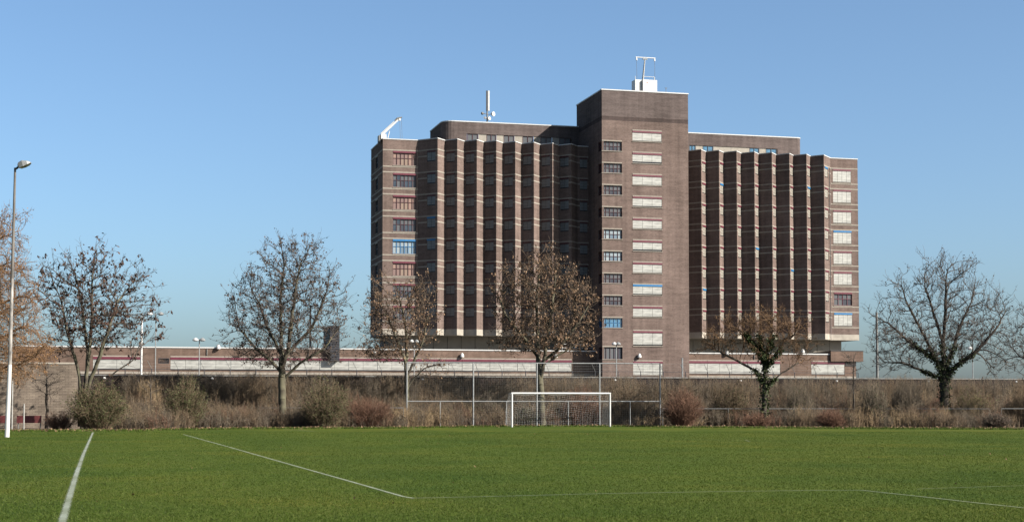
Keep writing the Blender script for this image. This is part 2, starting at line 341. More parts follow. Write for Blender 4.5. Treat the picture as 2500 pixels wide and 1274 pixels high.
def blades():
    rng = np.random.default_rng(5); N = 520000
    y = 19.5 + (rng.random(N) ** 1.7) * 75
    x = (rng.random(N) * 2 - 1) * (y * 0.345)
    h = 0.010 + 0.022 * rng.random(N); wd = 0.003 + 0.0001 * y
    d2 = np.full(N, 9.0)
    for p, q in LINE_SEGS:
        t = np.clip(((x - p.x) * (q.x - p.x) + (y - p.y) * (q.y - p.y)) / max(1e-6, (q - p).length_squared), 0, 1)
        d2 = np.minimum(d2, np.hypot(x - p.x - t * (q.x - p.x), (y - p.y - t * (q.y - p.y)) * 0.3))
    keep = d2 > 0.04 + 0.09 * rng.random(N); x, y, h, wd = x[keep], y[keep], h[keep], wd[keep]; N = len(x)
    a = rng.random(N) * math.tau; lean = rng.normal(0, 0.022, (N, 2))
    v = np.zeros((N, 3, 3)); v[:, 0, 0] = x - np.cos(a) * wd; v[:, 0, 1] = y - np.sin(a) * wd
    v[:, 1, 0] = x + np.cos(a) * wd; v[:, 1, 1] = y + np.sin(a) * wd
    v[:, 2, 0] = x + lean[:, 0]; v[:, 2, 1] = y + lean[:, 1]; v[:, 2, 2] = h
    m = mat_island('grass_blade', [(0.0163, 0.0312, 0.0037), (0.0327, 0.0582, 0.0067), (0.0516, 0.0811, 0.0105), (0.0404, 0.0686, 0.0083), (0.0731, 0.1019, 0.0195), (0.1204, 0.1456, 0.045)], 0.85, 0.1, 0.25)
    o = link('grass', np_mesh('grass', [(v.reshape(-1, 3), np.arange(N * 3).reshape(N, 3), m)])); tag(o, 'short green turf blades covering the football pitch', 'grass', kind='stuff')
blades()

# ---------------------------------------------------------------- wall building kit
def wall_face(mb, A, B, z0, z1, m, openings=(), depth=0.18, reveal=None, uoff=0.0):
    """vertical wall from A to B seen from outside (left to right), with real openings (x0,x1,za,zb)"""
    A = Vector(A); B = Vector(B); d = (B - A); L = d.length; d.normalize(); inn = Vector((-d.y, d.x, 0))
    reveal = reveal or m
    xs = sorted({0.0, L, *[x for o in openings for x in o[:2]]}); zs = sorted({z0, z1, *[z for o in openings for z in o[2:]]})
    def q(x, z, y=0.0): p = A + d * x + inn * y; return (p.x, p.y, z)
    def f(c, uvs, mm): mb.face(c, mm, uvs)
    for i in range(len(xs) - 1):
        for j in range(len(zs) - 1):
            x0, x1, a, b = xs[i], xs[i + 1], zs[j], zs[j + 1]; mx, mz = (x0 + x1) / 2, (a + b) / 2
            if any(o[0] < mx < o[1] and o[2] < mz < o[3] for o in openings): continue
            f([q(x0, a), q(x1, a), q(x1, b), q(x0, b)], [(x0 + uoff, a), (x1 + uoff, a), (x1 + uoff, b), (x0 + uoff, b)], m)
    for x0, x1, a, b in openings:
        for c in ([q(x0, a), q(x0, b), q(x0, b, depth), q(x0, a, depth)], [q(x1, b), q(x1, a), q(x1, a, depth), q(x1, b, depth)],
                  [q(x0, b), q(x1, b), q(x1, b, depth), q(x0, b, depth)], [q(x1, a), q(x0, a), q(x0, a, depth), q(x1, a, depth)]):
            f(c, [(0, c[0][2]), (0.2, c[0][2]), (0.2, c[2][2]), (0, c[2][2])], reveal)
def band(mb, A, B, z0, z1, m, gaps=(), proud=0.03, e0=0.0, e1=0.0):
    A = Vector(A); B = Vector(B); d = (B - A); L = d.length; d.normalize(); o = Vector((d.y, -d.x, 0)) * proud
    xs = [-e0]
    for g0, g1 in sorted(gaps): xs += [g0, g1]
    xs.append(L + e1)
    for i in range(0, len(xs), 2):
        p, q = A + d * xs[i], A + d * xs[i + 1]
        a, b = p + o, q + o
        mb.face([(a.x, a.y, z0), (b.x, b.y, z0), (b.x, b.y, z1), (a.x, a.y, z1)], m)
        mb.face([(a.x, a.y, z1), (b.x, b.y, z1), (q.x, q.y, z1), (p.x, p.y, z1)], m)
        mb.face([(p.x, p.y, z0), (q.x, q.y, z0), (b.x, b.y, z0), (a.x, a.y, z0)], m)
        mb.face([(p.x, p.y, z0), (a.x, a.y, z0), (a.x, a.y, z1), (p.x, p.y, z1)], m)
        mb.face([(b.x, b.y, z0), (q.x, q.y, z0), (q.x, q.y, z1), (b.x, b.y, z1)], m)
def cap(mb, A, B, z, h, m, wdt=0.35, out=0.06, e0=0.0, e1=0.0):
    A = Vector(A); B = Vector(B); d = (B - A); L = d.length; d.normalize(); inn = Vector((-d.y, d.x, 0))
    c = A + d * ((L + e1 - e0) / 2) + inn * (wdt / 2 - out)
    mb.box((c.x, c.y, z + h / 2), (L + e0 + e1, wdt, h), m, math.atan2(d.y, d.x))
def win_proto(w, h, cols, rows, frame, pane, box=None, box_h=0.28, blind=None, blind_gap=0.14, rec=0.16, sill=True, lintel=False, bar=0.06, panels=3, pane_split=False, blind_y=0.05):
    """window meshes in local axes: x along wall, z up, y into the wall"""
    out = []; mb = MB(); r0 = random.Random(int(w * 100) + cols)
    cw, ch = w / cols, h / rows
    for i in range(cols):
        for j in range(rows):
            mp = pane
            if isinstance(pane, (list, tuple)): mp = pane[r0.randrange(len(pane))]
            y = rec - 0.02
            mb.face([(i * cw, y, j * ch), ((i + 1) * cw, y, j * ch), ((i + 1) * cw, y, (j + 1) * ch), (i * cw, y, (j + 1) * ch)], mp)
    for i in range(cols + 1):
        x = min(max(i * cw, bar / 2), w - bar / 2); mb.box((x, rec - 0.06, h / 2), (bar, 0.07, h), frame)
    for j in range(rows + 1):
        z = min(max(j * ch, bar / 2), h - bar / 2); mb.box((w / 2, rec - 0.058, z), (w, 0.066, bar * 0.9), frame)
    out.append(('window', mb.mesh('window')))
    if sill:
        s = MB(); s.box((w / 2, 0.02, -0.05), (w + 0.1, 0.22, 0.09), M['band']); out.append(('sill', s.mesh('sill')))
    if lintel:
        s = MB(); s.box((w / 2, -0.012, h + 0.09), (w, 0.03, 0.16), M['band']); out.append(('lintel', s.mesh('lintel')))
    if box:
        s = MB(); s.box((w / 2, 0.025, h - box_h / 2), (w, 0.14, box_h), box); out.append(('shutter_box', s.mesh('shutter_box')))
    if blind:
        s = MB(); top = h - (box_h if box else 0.02); pw = w / panels; s0 = blind_gap
        n = 6
        for k in range(panels):
            s.box((pw * (k + 0.5), blind_y, (top + s0) / 2), (pw - 0.035, 0.03, top - s0), blind)
        s.box((w / 2, blind_y, s0 - 0.02), (w - 0.02, 0.045, 0.04), M['darkmetal'])
        out.append(('blind', s.mesh('blind')))
    return out
def place_window(proto, parent, A, B, x, z, label=None):
    A = Vector(A); B = Vector(B); d = (B - A).normalized(); p = A + d * x; p.z = z
    main = link('window', proto[0][1], parent, p - ORG[parent], math.atan2(d.y, d.x))
    if label: main['label'] = label
    for nm, me in proto[1:]: link(nm, me, main)
    return main
def dup_window(src, parent, A, B, x, z):
    A = Vector(A); B = Vector(B); d = (B - A).normalized(); p = A + d * x; p.z = z
    c = src.copy(); C.objects.link(c); c.parent = parent; c.location = p - ORG[parent]; c.rotation_euler = (0, 0, math.atan2(d.y, d.x))
    for ch in src.children:
        k = ch.copy(); C.objects.link(k); k.parent = c
    return c
PROTO = {}
def win(key, parent, A, B, x, z, make):
    """first of a kind builds the meshes, the rest are copies"""
    if key not in PROTO: PROTO[key] = place_window(make(), parent, A, B, x, z); return PROTO[key]
    return dup_window(PROTO[key], parent, A, B, x, z)

ST_H = 3.0
# ---------------------------------------------------------------- central tower
U_T = upx(1681, 0.0, 500); V_T = 11.7
Z_TOP = zpx(220, 1471, 0.0)
tower = empty('brick_tower', P(0, 0), 'tall plain brown brick tower with flat roof in the middle of the high-rise', 'tower')
z1c = [zpx(368.5, 1495, 0) - ST_H * k for k in range(9)]          # sills of the corner windows
h1 = zpx(345.5, 1495, 0) - zpx(368.5, 1495, 0)
z1c_low = zpx(876.5, 1495, 0); h1_low = zpx(847, 1495, 0) - z1c_low
x1c = upx(1519, 0)
x2a, x2b = upx(1545, 0), upx(1616.5, 0)
h2 = zpx(321, 1580, 0) - zpx(346, 1580, 0)
z2c = [zpx(346, 1580, 0) - ST_H * k for k in range(9)]
z2_low = [zpx(844, 1582, 0), zpx(915, 1582, 0)]; h2_low = [zpx(808, 1582, 0) - z2_low[0], zpx(882, 1582, 0) - z2_low[1]]
op = [(0.0, x1c, z, z + h1) for z in z1c] + [(0.0, x1c, z1c_low, z1c_low + h1_low)]
op += [(x2a, x2b, z, z + h2) for z in z2c] + [(x2a, x2b, z2_low[i], z2_low[i] + h2_low[i]) for i in (0, 1)]
op = [tuple(o) for o in op]
mb = MB()
CW = 1.7                                                           # how far the corner windows wrap round the shaded side
zb0, zb1 = zpx(293, 1471, 0), zpx(283, 1471, 0)
FL, FR, BL, BR = P(0, 0), P(U_T, 0), P(0, V_T), P(U_T, V_T)
for a, b, m in ((0.0, zb0, 'brick'), (zb0, zb1, 'brick_dark'), (zb1, Z_TOP, 'brick_top')):
    oo = op if a == 0 else []
    wall_face(mb, FL, FR, a, b, M[m], oo, 0.26)
    wall_face(mb, BL, FL, a, b, M[m], [(V_T - CW, V_T, o[2], o[3]) for o in oo if o[0] == 0.0], 0.26, uoff=3)
    wall_face(mb, FR, BR, a, b, M[m]); wall_face(mb, BR, BL, a, b, M[m])
mb.face([tuple(p + Vector((0, 0, Z_TOP - 0.05))) for p in (FL, FR, BR, BL)], M['roof'])
for z, h in [(z, h1) for z in z1c] + [(z1c_low, h1_low)]:          # opening behind the corner window, closed by floor slabs
    pass
mb.build('tower_wall', tower)
mb = MB()
for a, b in ((FL, FR), (FR, BR), (BR, BL), (BL, FL)): cap(mb, a, b, Z_TOP, 0.15, M['cap'], 0.5, 0.07, e1=-0.43, e0=0.07)
mb.build('roof_edge', tower)
W1 = x1c
def tower_left(c='red', h=h1, glass='greycurtain'): return lambda: win_proto(W1, h, 5, 2 if h < 1.5 else 1, M['redframe' if c == 'red' else c], M[glass], rec=0.24, bar=0.05, lintel=True)
def tower_side(c='red', h=h1): return lambda: win_proto(CW, h, 3, 2, M['redframe' if c == 'red' else c], M['glass'], rec=0.24, bar=0.07, sill=False, lintel=False)
for k, z in enumerate(z1c):
    blue = k == 8; c = 'blue' if blue else 'red'; g = 'glass_blue' if blue else ('greycurtain' if k not in (4, 5) else 'paleblue')
    win('t1' + c + g, tower, FL, FR, 0, z, tower_left(c, h1, g))
    win('t1s' + c, tower, BL, FL, V_T - CW, z, tower_side(c))
win('t1low', tower, FL, FR, 0, z1c_low, tower_left('red', h1_low, 'greycurtain'))
win('t1lows', tower, BL, FL, V_T - CW, z1c_low, tower_side('red', h1_low))
for k, z in enumerate(z2c):
    c = 'blue' if k == 7 else 'red'; gp_ = (0.10, 0.16, 0.08, 0.22)[k * 7 % 4]
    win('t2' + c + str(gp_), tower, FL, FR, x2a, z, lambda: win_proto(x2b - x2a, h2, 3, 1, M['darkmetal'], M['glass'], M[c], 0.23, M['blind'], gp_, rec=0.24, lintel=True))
for i in (0, 1):
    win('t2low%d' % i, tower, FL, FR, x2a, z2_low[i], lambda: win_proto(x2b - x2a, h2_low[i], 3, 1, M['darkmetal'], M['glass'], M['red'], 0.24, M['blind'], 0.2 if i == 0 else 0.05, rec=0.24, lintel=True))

# ---------------------------------------------------------------- ribbed wings
V_TIP, V_VAL, V_BAY = 4.6, 6.15, 6.9
Z_ROOF = zpx(338.5, 1068, V_TIP); Z_HEAD = zpx(369.5, 985, V_BAY)
Z_SOF = zpx(818, 985, V_BAY); Z_BASE = zpx(803, 985, V_BAY)
NFL = 8
def wing(name, label, faces, roof_pts, rear=()):
    """faces: list of dict(A,B,kind); kinds: bay, tooth_window, plain, end, cell, hidden"""
    root = empty(name, faces[0]['A'], label, 'building')
    mb = MB(); zh = [Z_HEAD - ST_H * k for k in range(NFL)]
    caps = MB()
    for i, f in enumerate(faces):
        A, B = f['A'], f['B']; L = (B - A).length; o = []
        if f.get('win'):
            x0, x1, hh = f['win']
            o = [(x0, x1, z - hh, z) for z in zh]
        wall_face(mb, A, B, Z_BASE, Z_ROOF, M['brick'], o, 0.2, uoff=i * 1.7)
        wall_face(mb, A, B, Z_SOF, Z_BASE, M['concrete'])
        for z in zh:
            if f.get('hidden'): continue
            sillgap = f.get('bands', 'rib') == 'bay'
            band(mb, A, B, z + 0.02, z + 0.20, M['band'])
            z2 = z - 2.16 if sillgap else z - 0.74
            g = [(o[0][0] - 0.02, o[0][1] + 0.02)] if (o and not sillgap) else []
            band(mb, A, B, z2 - 0.06, z2 + 0.12, M['band'], g)
        cap(caps, A, B, Z_ROOF, 0.12, M['cap'], 0.4, 0.06, e0=0.02, e1=0.02)
    for q0, q1 in rear:
        wall_face(mb, q0, q1, Z_SOF, Z_ROOF, M['brick'])
    mb.face([(p.x, p.y, Z_ROOF - 0.03) for p in roof_pts], M['roof'])
    mb.face([(p.x, p.y, Z_SOF) for p in roof_pts[::-1]], M['concrete'])
    mb.build('wall', root); caps.build('roof_edge', root)
    return root, zh
# left wing
uL = upx(934, V_BAY); uR = upx(1020, V_BAY)
tips = [upx(p, V_TIP) for p in (1068, 1116, 1164, 1211.5, 1258, 1303.5, 1349)]; tips.append(tips[-1] + 2.7)
V_BACK = 22.0; V_END = 16.6
pts = [(uL, V_BAY), (uR, V_BAY)]
for i, t in enumerate(tips):
    pts.append((t, V_TIP)); nx = tips[i + 1] if i + 1 < len(tips) else t + 2.7
    pts.append(((t + nx) / 2, V_VAL))
pts.append((-0.0, V_VAL))
LF = [dict(A=P(uL, V_END), B=P(uL, V_BAY), bands='bay', win=(3.9, 5.8, 1.8))]
for i in range(len(pts) - 1):
    f = dict(A=P(*pts[i]), B=P(*pts[i + 1])); L = (f['B'] - f['A']).length
    if i == 0:
        f['bands'] = 'bay'; f['win'] = (upx(959, V_BAY) - uL, upx(1016, V_BAY) - uL, 1.93)
    elif i == 1: f['win'] = (L * 0.47, L * 0.47 + 1.35, 1.48)
    elif i == len(pts) - 2: f['win'] = (max(0.05, L - 1.25), L - 0.15, 1.48)
    elif i % 2 == 1: f['win'] = (0.22, 1.62, 1.48)
    LF.append(f)
roofL = [P(*p) for p in pts] + [P(0, V_BACK), P(uL + 6, V_BACK), P(uL, V_END)]
wingL, ZH = wing('ribbed_wing', 'ribbed brown brick high-rise wing with dark windows, left of the tower', LF, roofL, [(P(0, V_BACK), P(uL + 6, V_BACK)), (P(uL + 6, V_BACK), P(uL, V_END))])
bayk = ['pink', 'dark', 'pink', 'dark', 'blue', 'pink', 'dark', 'dark']
for i, f in enumerate(LF):
    if 'win' not in f: continue
    x0, x1, hh = f['win']; wv = x1 - x0
    for k, z in enumerate(ZH):
        zz = z - hh
        if i == 0:
            win('end', wingL, f['A'], f['B'], x0, zz, lambda: win_proto(wv, hh, 3, 2, M['darkmetal'], M['glass'], M['offpanel'], 0.16, rec=0.18))
        elif i == 1:
            kd = bayk[k]
            fr_, pn, bx = {'pink': ('red', 'pink', 'red'), 'dark': ('red', ['glass', 'greycurtain', 'greycurtain'], 'red'), 'blue': ('blue', 'paleblue', 'blue')}[kd]
            pn = [M[q] for q in pn] if isinstance(pn, list) else M[pn]
            win('bay' + kd, wingL, f['A'], f['B'], x0, zz, lambda: win_proto(wv, hh, 6, 2, M['redframe' if fr_ == 'red' else fr_], pn, M[bx], 0.24, rec=0.18, bar=0.055))
        else:
            blue = (i, k) in ((2, 3), (2, 4), (7, 0), (13, 4), (7, 6))
            c = 'blue' if blue else 'red'; openb = k == 6 and i in (3, 5)
            win('cell%s%d%.2f' % (c, openb, wv), wingL, f['A'], f['B'], x0, zz,
                lambda: win_proto(wv, hh, 2, 1, M['darkmetal'], M['glass'], M['redframe' if c == 'red' else c], 0.2, None if openb else M['grey_blind'], 0.15, rec=0.18, panels=2, sill=False))  # maroon boxes on the shaded faces get the darker red, shade put into colour
# right wing
tipsR = [upx(p, V_TIP) for p in (1713, 1756.7, 1799.7, 1843, 1886, 1928.8, 1970.5, 2013)]
uRb0 = upx(2029, V_BAY); uRb1 = upx(2095.5, V_BAY)
ptsR = [(U_T, V_VAL), (tipsR[0] - 1.35, V_VAL)]
for i, t in enumerate(tipsR):
    ptsR.append((t, V_TIP))
    if i + 1 < len(tipsR): ptsR.append(((t + tipsR[i + 1]) / 2, V_VAL))
ptsR += [(uRb0, V_BAY), (uRb1, V_BAY), (uRb1, V_BACK)]
RF = []
for i in range(len(ptsR) - 1):
    f = dict(A=P(*ptsR[i]), B=P(*ptsR[i + 1])); L = (f['B'] - f['A']).length
    if i == len(ptsR) - 3: f['bands'] = 'bay'; f['win'] = (upx(2035, V_BAY) - uRb0, upx(2079, V_BAY) - uRb0, 1.93)
    elif i == len(ptsR) - 4: f['win'] = (0.35, 1.85, 1.48)
    elif i >= 2 and i % 2 == 0 and i < len(ptsR) - 3: f['win'] = (0.42, 1.86, 1.48)
    if i == len(ptsR) - 2: f['bands'] = 'bay'
    RF.append(f)
roofR = [P(*p) for p in ptsR] + [P(U_T, V_BACK)]
wingR, _ = wing('ribbed_wing', 'ribbed brown brick high-rise wing with narrow lit blinds, right of the tower', RF, roofR, [(P(uRb1, V_BACK), P(U_T, V_BACK))])
for i, f in enumerate(RF):
    if 'win' not in f: continue
    x0, x1, hh = f['win']; wv = x1 - x0
    for k, z in enumerate(ZH):
        if i == len(ptsR) - 3:
            c = 'blue' if k in (3, 7) else 'red'; openb = k == 6
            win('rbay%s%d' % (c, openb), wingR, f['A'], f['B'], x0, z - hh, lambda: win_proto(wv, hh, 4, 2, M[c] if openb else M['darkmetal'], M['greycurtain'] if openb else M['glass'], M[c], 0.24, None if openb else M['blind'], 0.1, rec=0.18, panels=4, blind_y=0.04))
        else:
            c = 'blue' if (i, k) in ((4, 1), (14, 1), (8, 4), (12, 5), (2, 6), (16, 0)) else 'red'
            win('rib%s%.2f' % (c, wv), wingR, f['A'], f['B'], x0, z - hh, lambda: win_proto(wv, hh, 2, 1, M['darkmetal'], M['glass'], M[c], 0.22, M['rib_blind'], 0.12, rec=0.18, panels=2, sill=False))
# drain pipe at the last rib
mb = MB(); p = P(ptsR[-4][0] + 1.55, V_TIP + 1.35); mb.tube([(p.x, p.y, Z_SOF), (p.x, p.y, Z_HEAD)], 0.06, M['darkmetal']); mb.build('drain_pipe', wingR)

# recessed concrete storey under each wing, part of the wing
Z_LOW = zpx(853.5, 930, 2.9)
V_REC = 8.6
def recessed(root, u0, u1):
    mb = MB(); n = max(2, int((u1 - u0) / 1.9)); step = (u1 - u0) / n
    wall_face(mb, P(u0, V_REC + 9), P(u0, V_REC), Z_LOW - 1.0, Z_SOF - 0.003, M['panel'])
    wall_face(mb, P(u1, V_REC), P(u1, V_REC + 9), Z_LOW - 1.0, Z_SOF - 0.003, M['panel'])
    wall_face(mb, P(u0, V_REC + 0.05), P(u1, V_REC + 0.05), Z_LOW - 1.0, Z_SOF - 0.003, M['charcoal'])
    for k in range(n):
        a, b = P(u0 + k * step + 0.03, V_REC), P(u0 + (k + 1) * step - 0.03, V_REC)
        c = (a + b) / 2; mb.box((c.x, c.y, (Z_LOW - 1 + Z_SOF - 0.01) / 2), ((b - a).length, 0.08, Z_SOF - 0.01 - Z_LOW + 1), M['panel'], TH)
    mb.build('recessed_storey', root)
recessed(wingL, upx(955, V_REC, 830), -0.02)
recessed(wingR, U_T + 0.02, upx(2054, V_REC, 830))

# ---------------------------------------------------------------- set-back roof storey (left and right of the tower)
V_PH = 10.6
def penthouse(name, label, uA, uB, z_top, wins, round_left=False):
    root = empty(name, P(uA, V_PH, Z_ROOF), label, 'building')
    mb = MB(); caps = MB(); vb = V_PH + 9
    ol = [(uA, vb)]
    if round_left:
        r = 1.6
        for k in range(7):
            a = math.pi / 2 * k / 6; ol.append((uA + r - r * math.cos(a), V_PH + r - r * math.sin(a)))
    else: ol.append((uA, V_PH))
    if not round_left:
        r = 0.7
        for k in range(6):
            a = math.pi / 2 * k / 5; ol.append((uB - r + r * math.sin(a), V_PH + r - r * math.cos(a)))
    else: ol.append((uB, V_PH))
    ol.append((uB, vb))
    ufront = None
    for i in range(len(ol) - 1):
        A, B = P(*ol[i]), P(*ol[i + 1]); o = []
        if (B - A).length > 8 and abs(ol[i][1] - V_PH) < 0.01 and abs(ol[i + 1][1] - V_PH) < 0.01: o = [(x0 - ol[i][0], x1 - ol[i][0], za, zb) for x0, x1, za, zb in [wins]]; ufront = (A, B, ol[i][0])
        wall_face(mb, A, B, Z_ROOF - 0.6, z_top, M['brick_top'], o, 0.2, uoff=i)
        cap(caps, A, B, z_top, 0.14, M['cap'], 0.4, 0.06)
    mb.face([(P(*p).x, P(*p).y, z_top - 0.04) for p in ol], M['roof'])
    mb.build('wall', root); caps.build('roof_edge', root)
    return root, ufront
uA, uB = upx(1082, V_PH, 320), -0.02
ZPH = zpx(296, 1090, V_PH)
zwa, zwb = Z_ROOF - 0.4, zpx(329, 1200, V_PH)
wl = (upx(1140, V_PH, 340), upx(1396, V_PH, 340), zwa, zwb)
phL, uf = penthouse('roof_storey', 'set-back brick roof storey with rounded corner, on the left wing', uA, uB, ZPH, wl, True)
def strip(root, uf, segs, z0, z1):
    A, B, u0 = uf
    for (a, b, kd) in segs:
        x0, x1 = upx(a, V_PH, 340) - u0, upx(b, V_PH, 340) - u0; wv = x1 - x0 - 0.03
        if kd == 'w': win('ph%d%.1f' % (root == phL, wv), root, A, B, x0, z0, lambda: win_proto(wv, z1 - z0, 2, 1, M['redframe'] if root == phL else M['darkmetal'], M['greycurtain'] if root == phL else M['glass_blue'], rec=0.17, sill=False, bar=0.07))
        else:
            d = (B - A).normalized(); mbp = MB(); c = A + d * ((x0 + x1) / 2) + Vector((-d.y, d.x, 0)) * 0.12
            mbp.box((c.x, c.y, (z0 + z1) / 2), (wv, 0.06, z1 - z0), M['offpanel'], math.atan2(d.y, d.x)); mbp.build('infill_panel', root)
strip(phL, uf, [(1141, 1168, 'w'), (1168, 1188, 'p'), (1188, 1212, 'w'), (1212, 1230, 'p'), (1230, 1256, 'w'), (1256, 1276, 'p'), (1276, 1303, 'w'), (1303, 1320, 'p'), (1320, 1348, 'w'), (1348, 1366, 'p'), (1366, 1395, 'w')], zwa, zwb)
ZPR = zpx(326, 1690, V_PH); uC, uD = U_T + 0.02, upx(1957, V_PH, 330)
zwb2 = zpx(356, 1720, V_PH)
wr = (upx(1683, V_PH, 350), upx(1898, V_PH, 350), zwa, zwb2)
phR, uf2 = penthouse('roof_storey', 'set-back brick roof storey with strip window, on the right wing', uC, uD, ZPR, wr)
strip(phR, uf2, [(1683, 1699, 'w'), (1699, 1716, 'p'), (1716, 1742, 'w'), (1742, 1785, 'p'), (1785, 1830, 'p'), (1830, 1854, 'w'), (1854, 1870, 'p'), (1870, 1897, 'w')], zwa, zwb2)

# ---------------------------------------------------------------- low front buildings
V_LOW = 2.9
def low_face(root, uA, uB, ztop, zred, zwin, segs, v=V_LOW, zbot=-0.02):
    A, B = P(uA, v), P(uB, v); mb = MB(); ops = []
    for a, b, kd in segs: ops.append((a - uA, b - uA, zwin, zred))
    wall_face(mb, A, B, zbot, ztop, M['brick_low'], ops, 0.2)
    wall_face(mb, P(uA, v + 14), A, zbot, ztop, M['brick_low']); wall_face(mb, B, P(uB, v + 14), zbot, ztop, M['brick_low'])
    mb.face([(p.x, p.y, ztop - 0.04) for p in (A, B, P(uB, v + 14), P(uA, v + 14))], M['roof'])
    band(mb, A, B, zwin - 0.5, zwin - 0.2, M['band'], proud=0.05)
    mb.build('wall', root)
    d = (B - A).normalized(); nrm = Vector((d.y, -d.x, 0)) * 0.09
    for k in range(1, int((uB - uA) / 13)):
        p = A + d * (k * 13.0 - 2.2) + nrm; mbd = MB(); mbd.tube([(p.x, p.y, zred + 0.3), (p.x, p.y, ztop - 0.1)], 0.06, M['dullgalv'], 6); mbd.build('downpipe', root)
    caps = MB(); cap(caps, A, B, ztop, 0.15, M['cap'], 0.5, 0.08); cap(caps, P(uA, v + 14), A, ztop, 0.20, M['cap'], 0.5, 0.08, e1=-0.45); caps.build('roof_edge', root)
    for a, b, kd in segs:
        n = max(1, round((b - a) / 3.9)); s = (b - a) / n
        for k in range(n):
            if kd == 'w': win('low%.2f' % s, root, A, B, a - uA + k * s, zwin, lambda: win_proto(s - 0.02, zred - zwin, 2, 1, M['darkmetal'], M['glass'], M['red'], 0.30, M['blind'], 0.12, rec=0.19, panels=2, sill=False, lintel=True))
            else: win('lowd%.2f' % s, root, A, B, a - uA + k * s, zwin, lambda: win_proto(s - 0.02, zred - zwin, 2, 1, M['darkmetal'], M['glass'], rec=0.19, sill=False, lintel=True))
zr, zw = zpx(875.5, 930, V_LOW), zpx(906, 930, V_LOW)
def U(px): return upx(px, V_LOW, 890)
lowL = empty('low_block', P(U(30), V_LOW), 'long low brick block with a row of white shutters, left of the tower', 'building')
low_face(lowL, U(30), -0.02, Z_LOW, zr, zw, [(U(227), U(343), 'w'), (U(416), U(1396), 'w')])
win('lowsmall', lowL, P(U(30), V_LOW), P(0, V_LOW), U(388) - U(30), zr - 0.75, lambda: win_proto(U(413) - U(388), 0.62, 1, 1, M['darkmetal'], M['glass'], rec=0.02, sill=False))
lowR = empty('low_block', P(U_T, V_LOW), 'low brick block with white shutters at the foot of the right wing', 'building')
zr2, zw2, zlr = zpx(881, 1720, V_LOW), zpx(913, 1720, V_LOW), zpx(863, 1720, V_LOW)
low_face(lowR, U_T + 0.02, U(2090), zlr, zr2, zw2, [(U_T + 0.15, U(1905), 'w'), (U(1981), U(2062), 'w')])
mb = MB(); a, b = P(U(2026), V_LOW - 0.35), P(U(2105), V_LOW - 0.35)
zc0, zc1 = zpx(882, 2060, V_LOW), zpx(857, 2060, V_LOW)
wall_face(mb, a, b, zc0, zc1, M['brick_low']); wall_face(mb, P(U(2026), V_LOW + 9), a, zc0, zc1, M['brick_low']); wall_face(mb, b, P(U(2105), V_LOW + 9), zc0, zc1, M['brick_low'])
mb.face([tuple(p + Vector((0, 0, zc1))) for p in (a, b, P(U(2105), V_LOW + 9), P(U(2026), V_LOW + 9))], M['roof'])
mb.face([tuple(p + Vector((0, 0, zc0))) for p in (P(U(2026), V_LOW + 9), P(U(2105), V_LOW + 9), b, a)], M['concrete'])
cap(mb, a, b, zc1, 0.08, M['darkmetal'], 0.4, 0.05); mb.build('raised_corner', lowR)
win('lowsm2', lowR, P(U_T, V_LOW), P(U(2090), V_LOW), U(2064) - U_T, zr2 - 0.55, lambda: win_proto(U(2089) - U(2064), 0.5, 1, 1, M['darkmetal'], M['glass'], rec=0.02, sill=False))

# dark shaft standing against the low block
uS0, uS1 = upx(806, 2.0, 850), upx(829, 2.0, 850)
zs0, zs1 = zpx(880, 815, 2.0), zpx(795, 829, 2.0)
sh = empty('dark_shaft', P(uS0, 2.0, zs0), 'dark clad shaft rising over the low roof behind the round bare tree', 'shaft')
mb = MB(); A, B, A2, B2 = P(uS0, 2.0), P(uS1, 2.0), P(uS0, 8.4), P(uS1, 8.4)
wall_face(mb, A, B, zs0, zs1, M['charcoal']); wall_face(mb, A2, A, zs0, zs1, M['charcoal']); wall_face(mb, B, B2, zs0, zs1, M['charcoal']); wall_face(mb, B2, A2, zs0, zs1, M['charcoal'])
mb.face([tuple(p + Vector((0, 0, zs1))) for p in (A, B, B2, A2)], M['charcoal']); mb.face([tuple(p + Vector((0, 0, zs0))) for p in (A2, B2, B, A)], M['charcoal'])
mb.build('cladding', sh)
mb = MB()
for k in range(14):
    z = zs0 + 0.25 + k * (zs1 - zs0 - 0.4) / 13; band(mb, A, B, z, z + 0.08, M['darkmetal'], proud=0.05); band(mb, A2, A, z, z + 0.08, M['darkmetal'], proud=0.05)
mb.build('louvre', sh)

# white railing on the low roof beside the tower
rl = empty('roof_railing', P(U(1360), 3.4, Z_LOW), 'white tubular railing on the low roof edge beside the tower', 'railing')
mb = MB(); zt = Z_LOW + 1.0
u0, u1 = U(1360), U(1450)
for z in (zt, Z_LOW + 0.5): mb.tube([P(u0, 3.4, z), P(u1, 3.4, z)], 0.035, M['offwhite'], 6)
for k in range(7): mb.tube([P(u0 + (u1 - u0) * k / 6, 3.4, Z_LOW), P(u0 + (u1 - u0) * k / 6, 3.4, zt)], 0.035, M['offwhite'], 6)
mb.build('rail', rl)

# ---------------------------------------------------------------- roof machinery
def V3(u, v, z): return P(u, v, z)
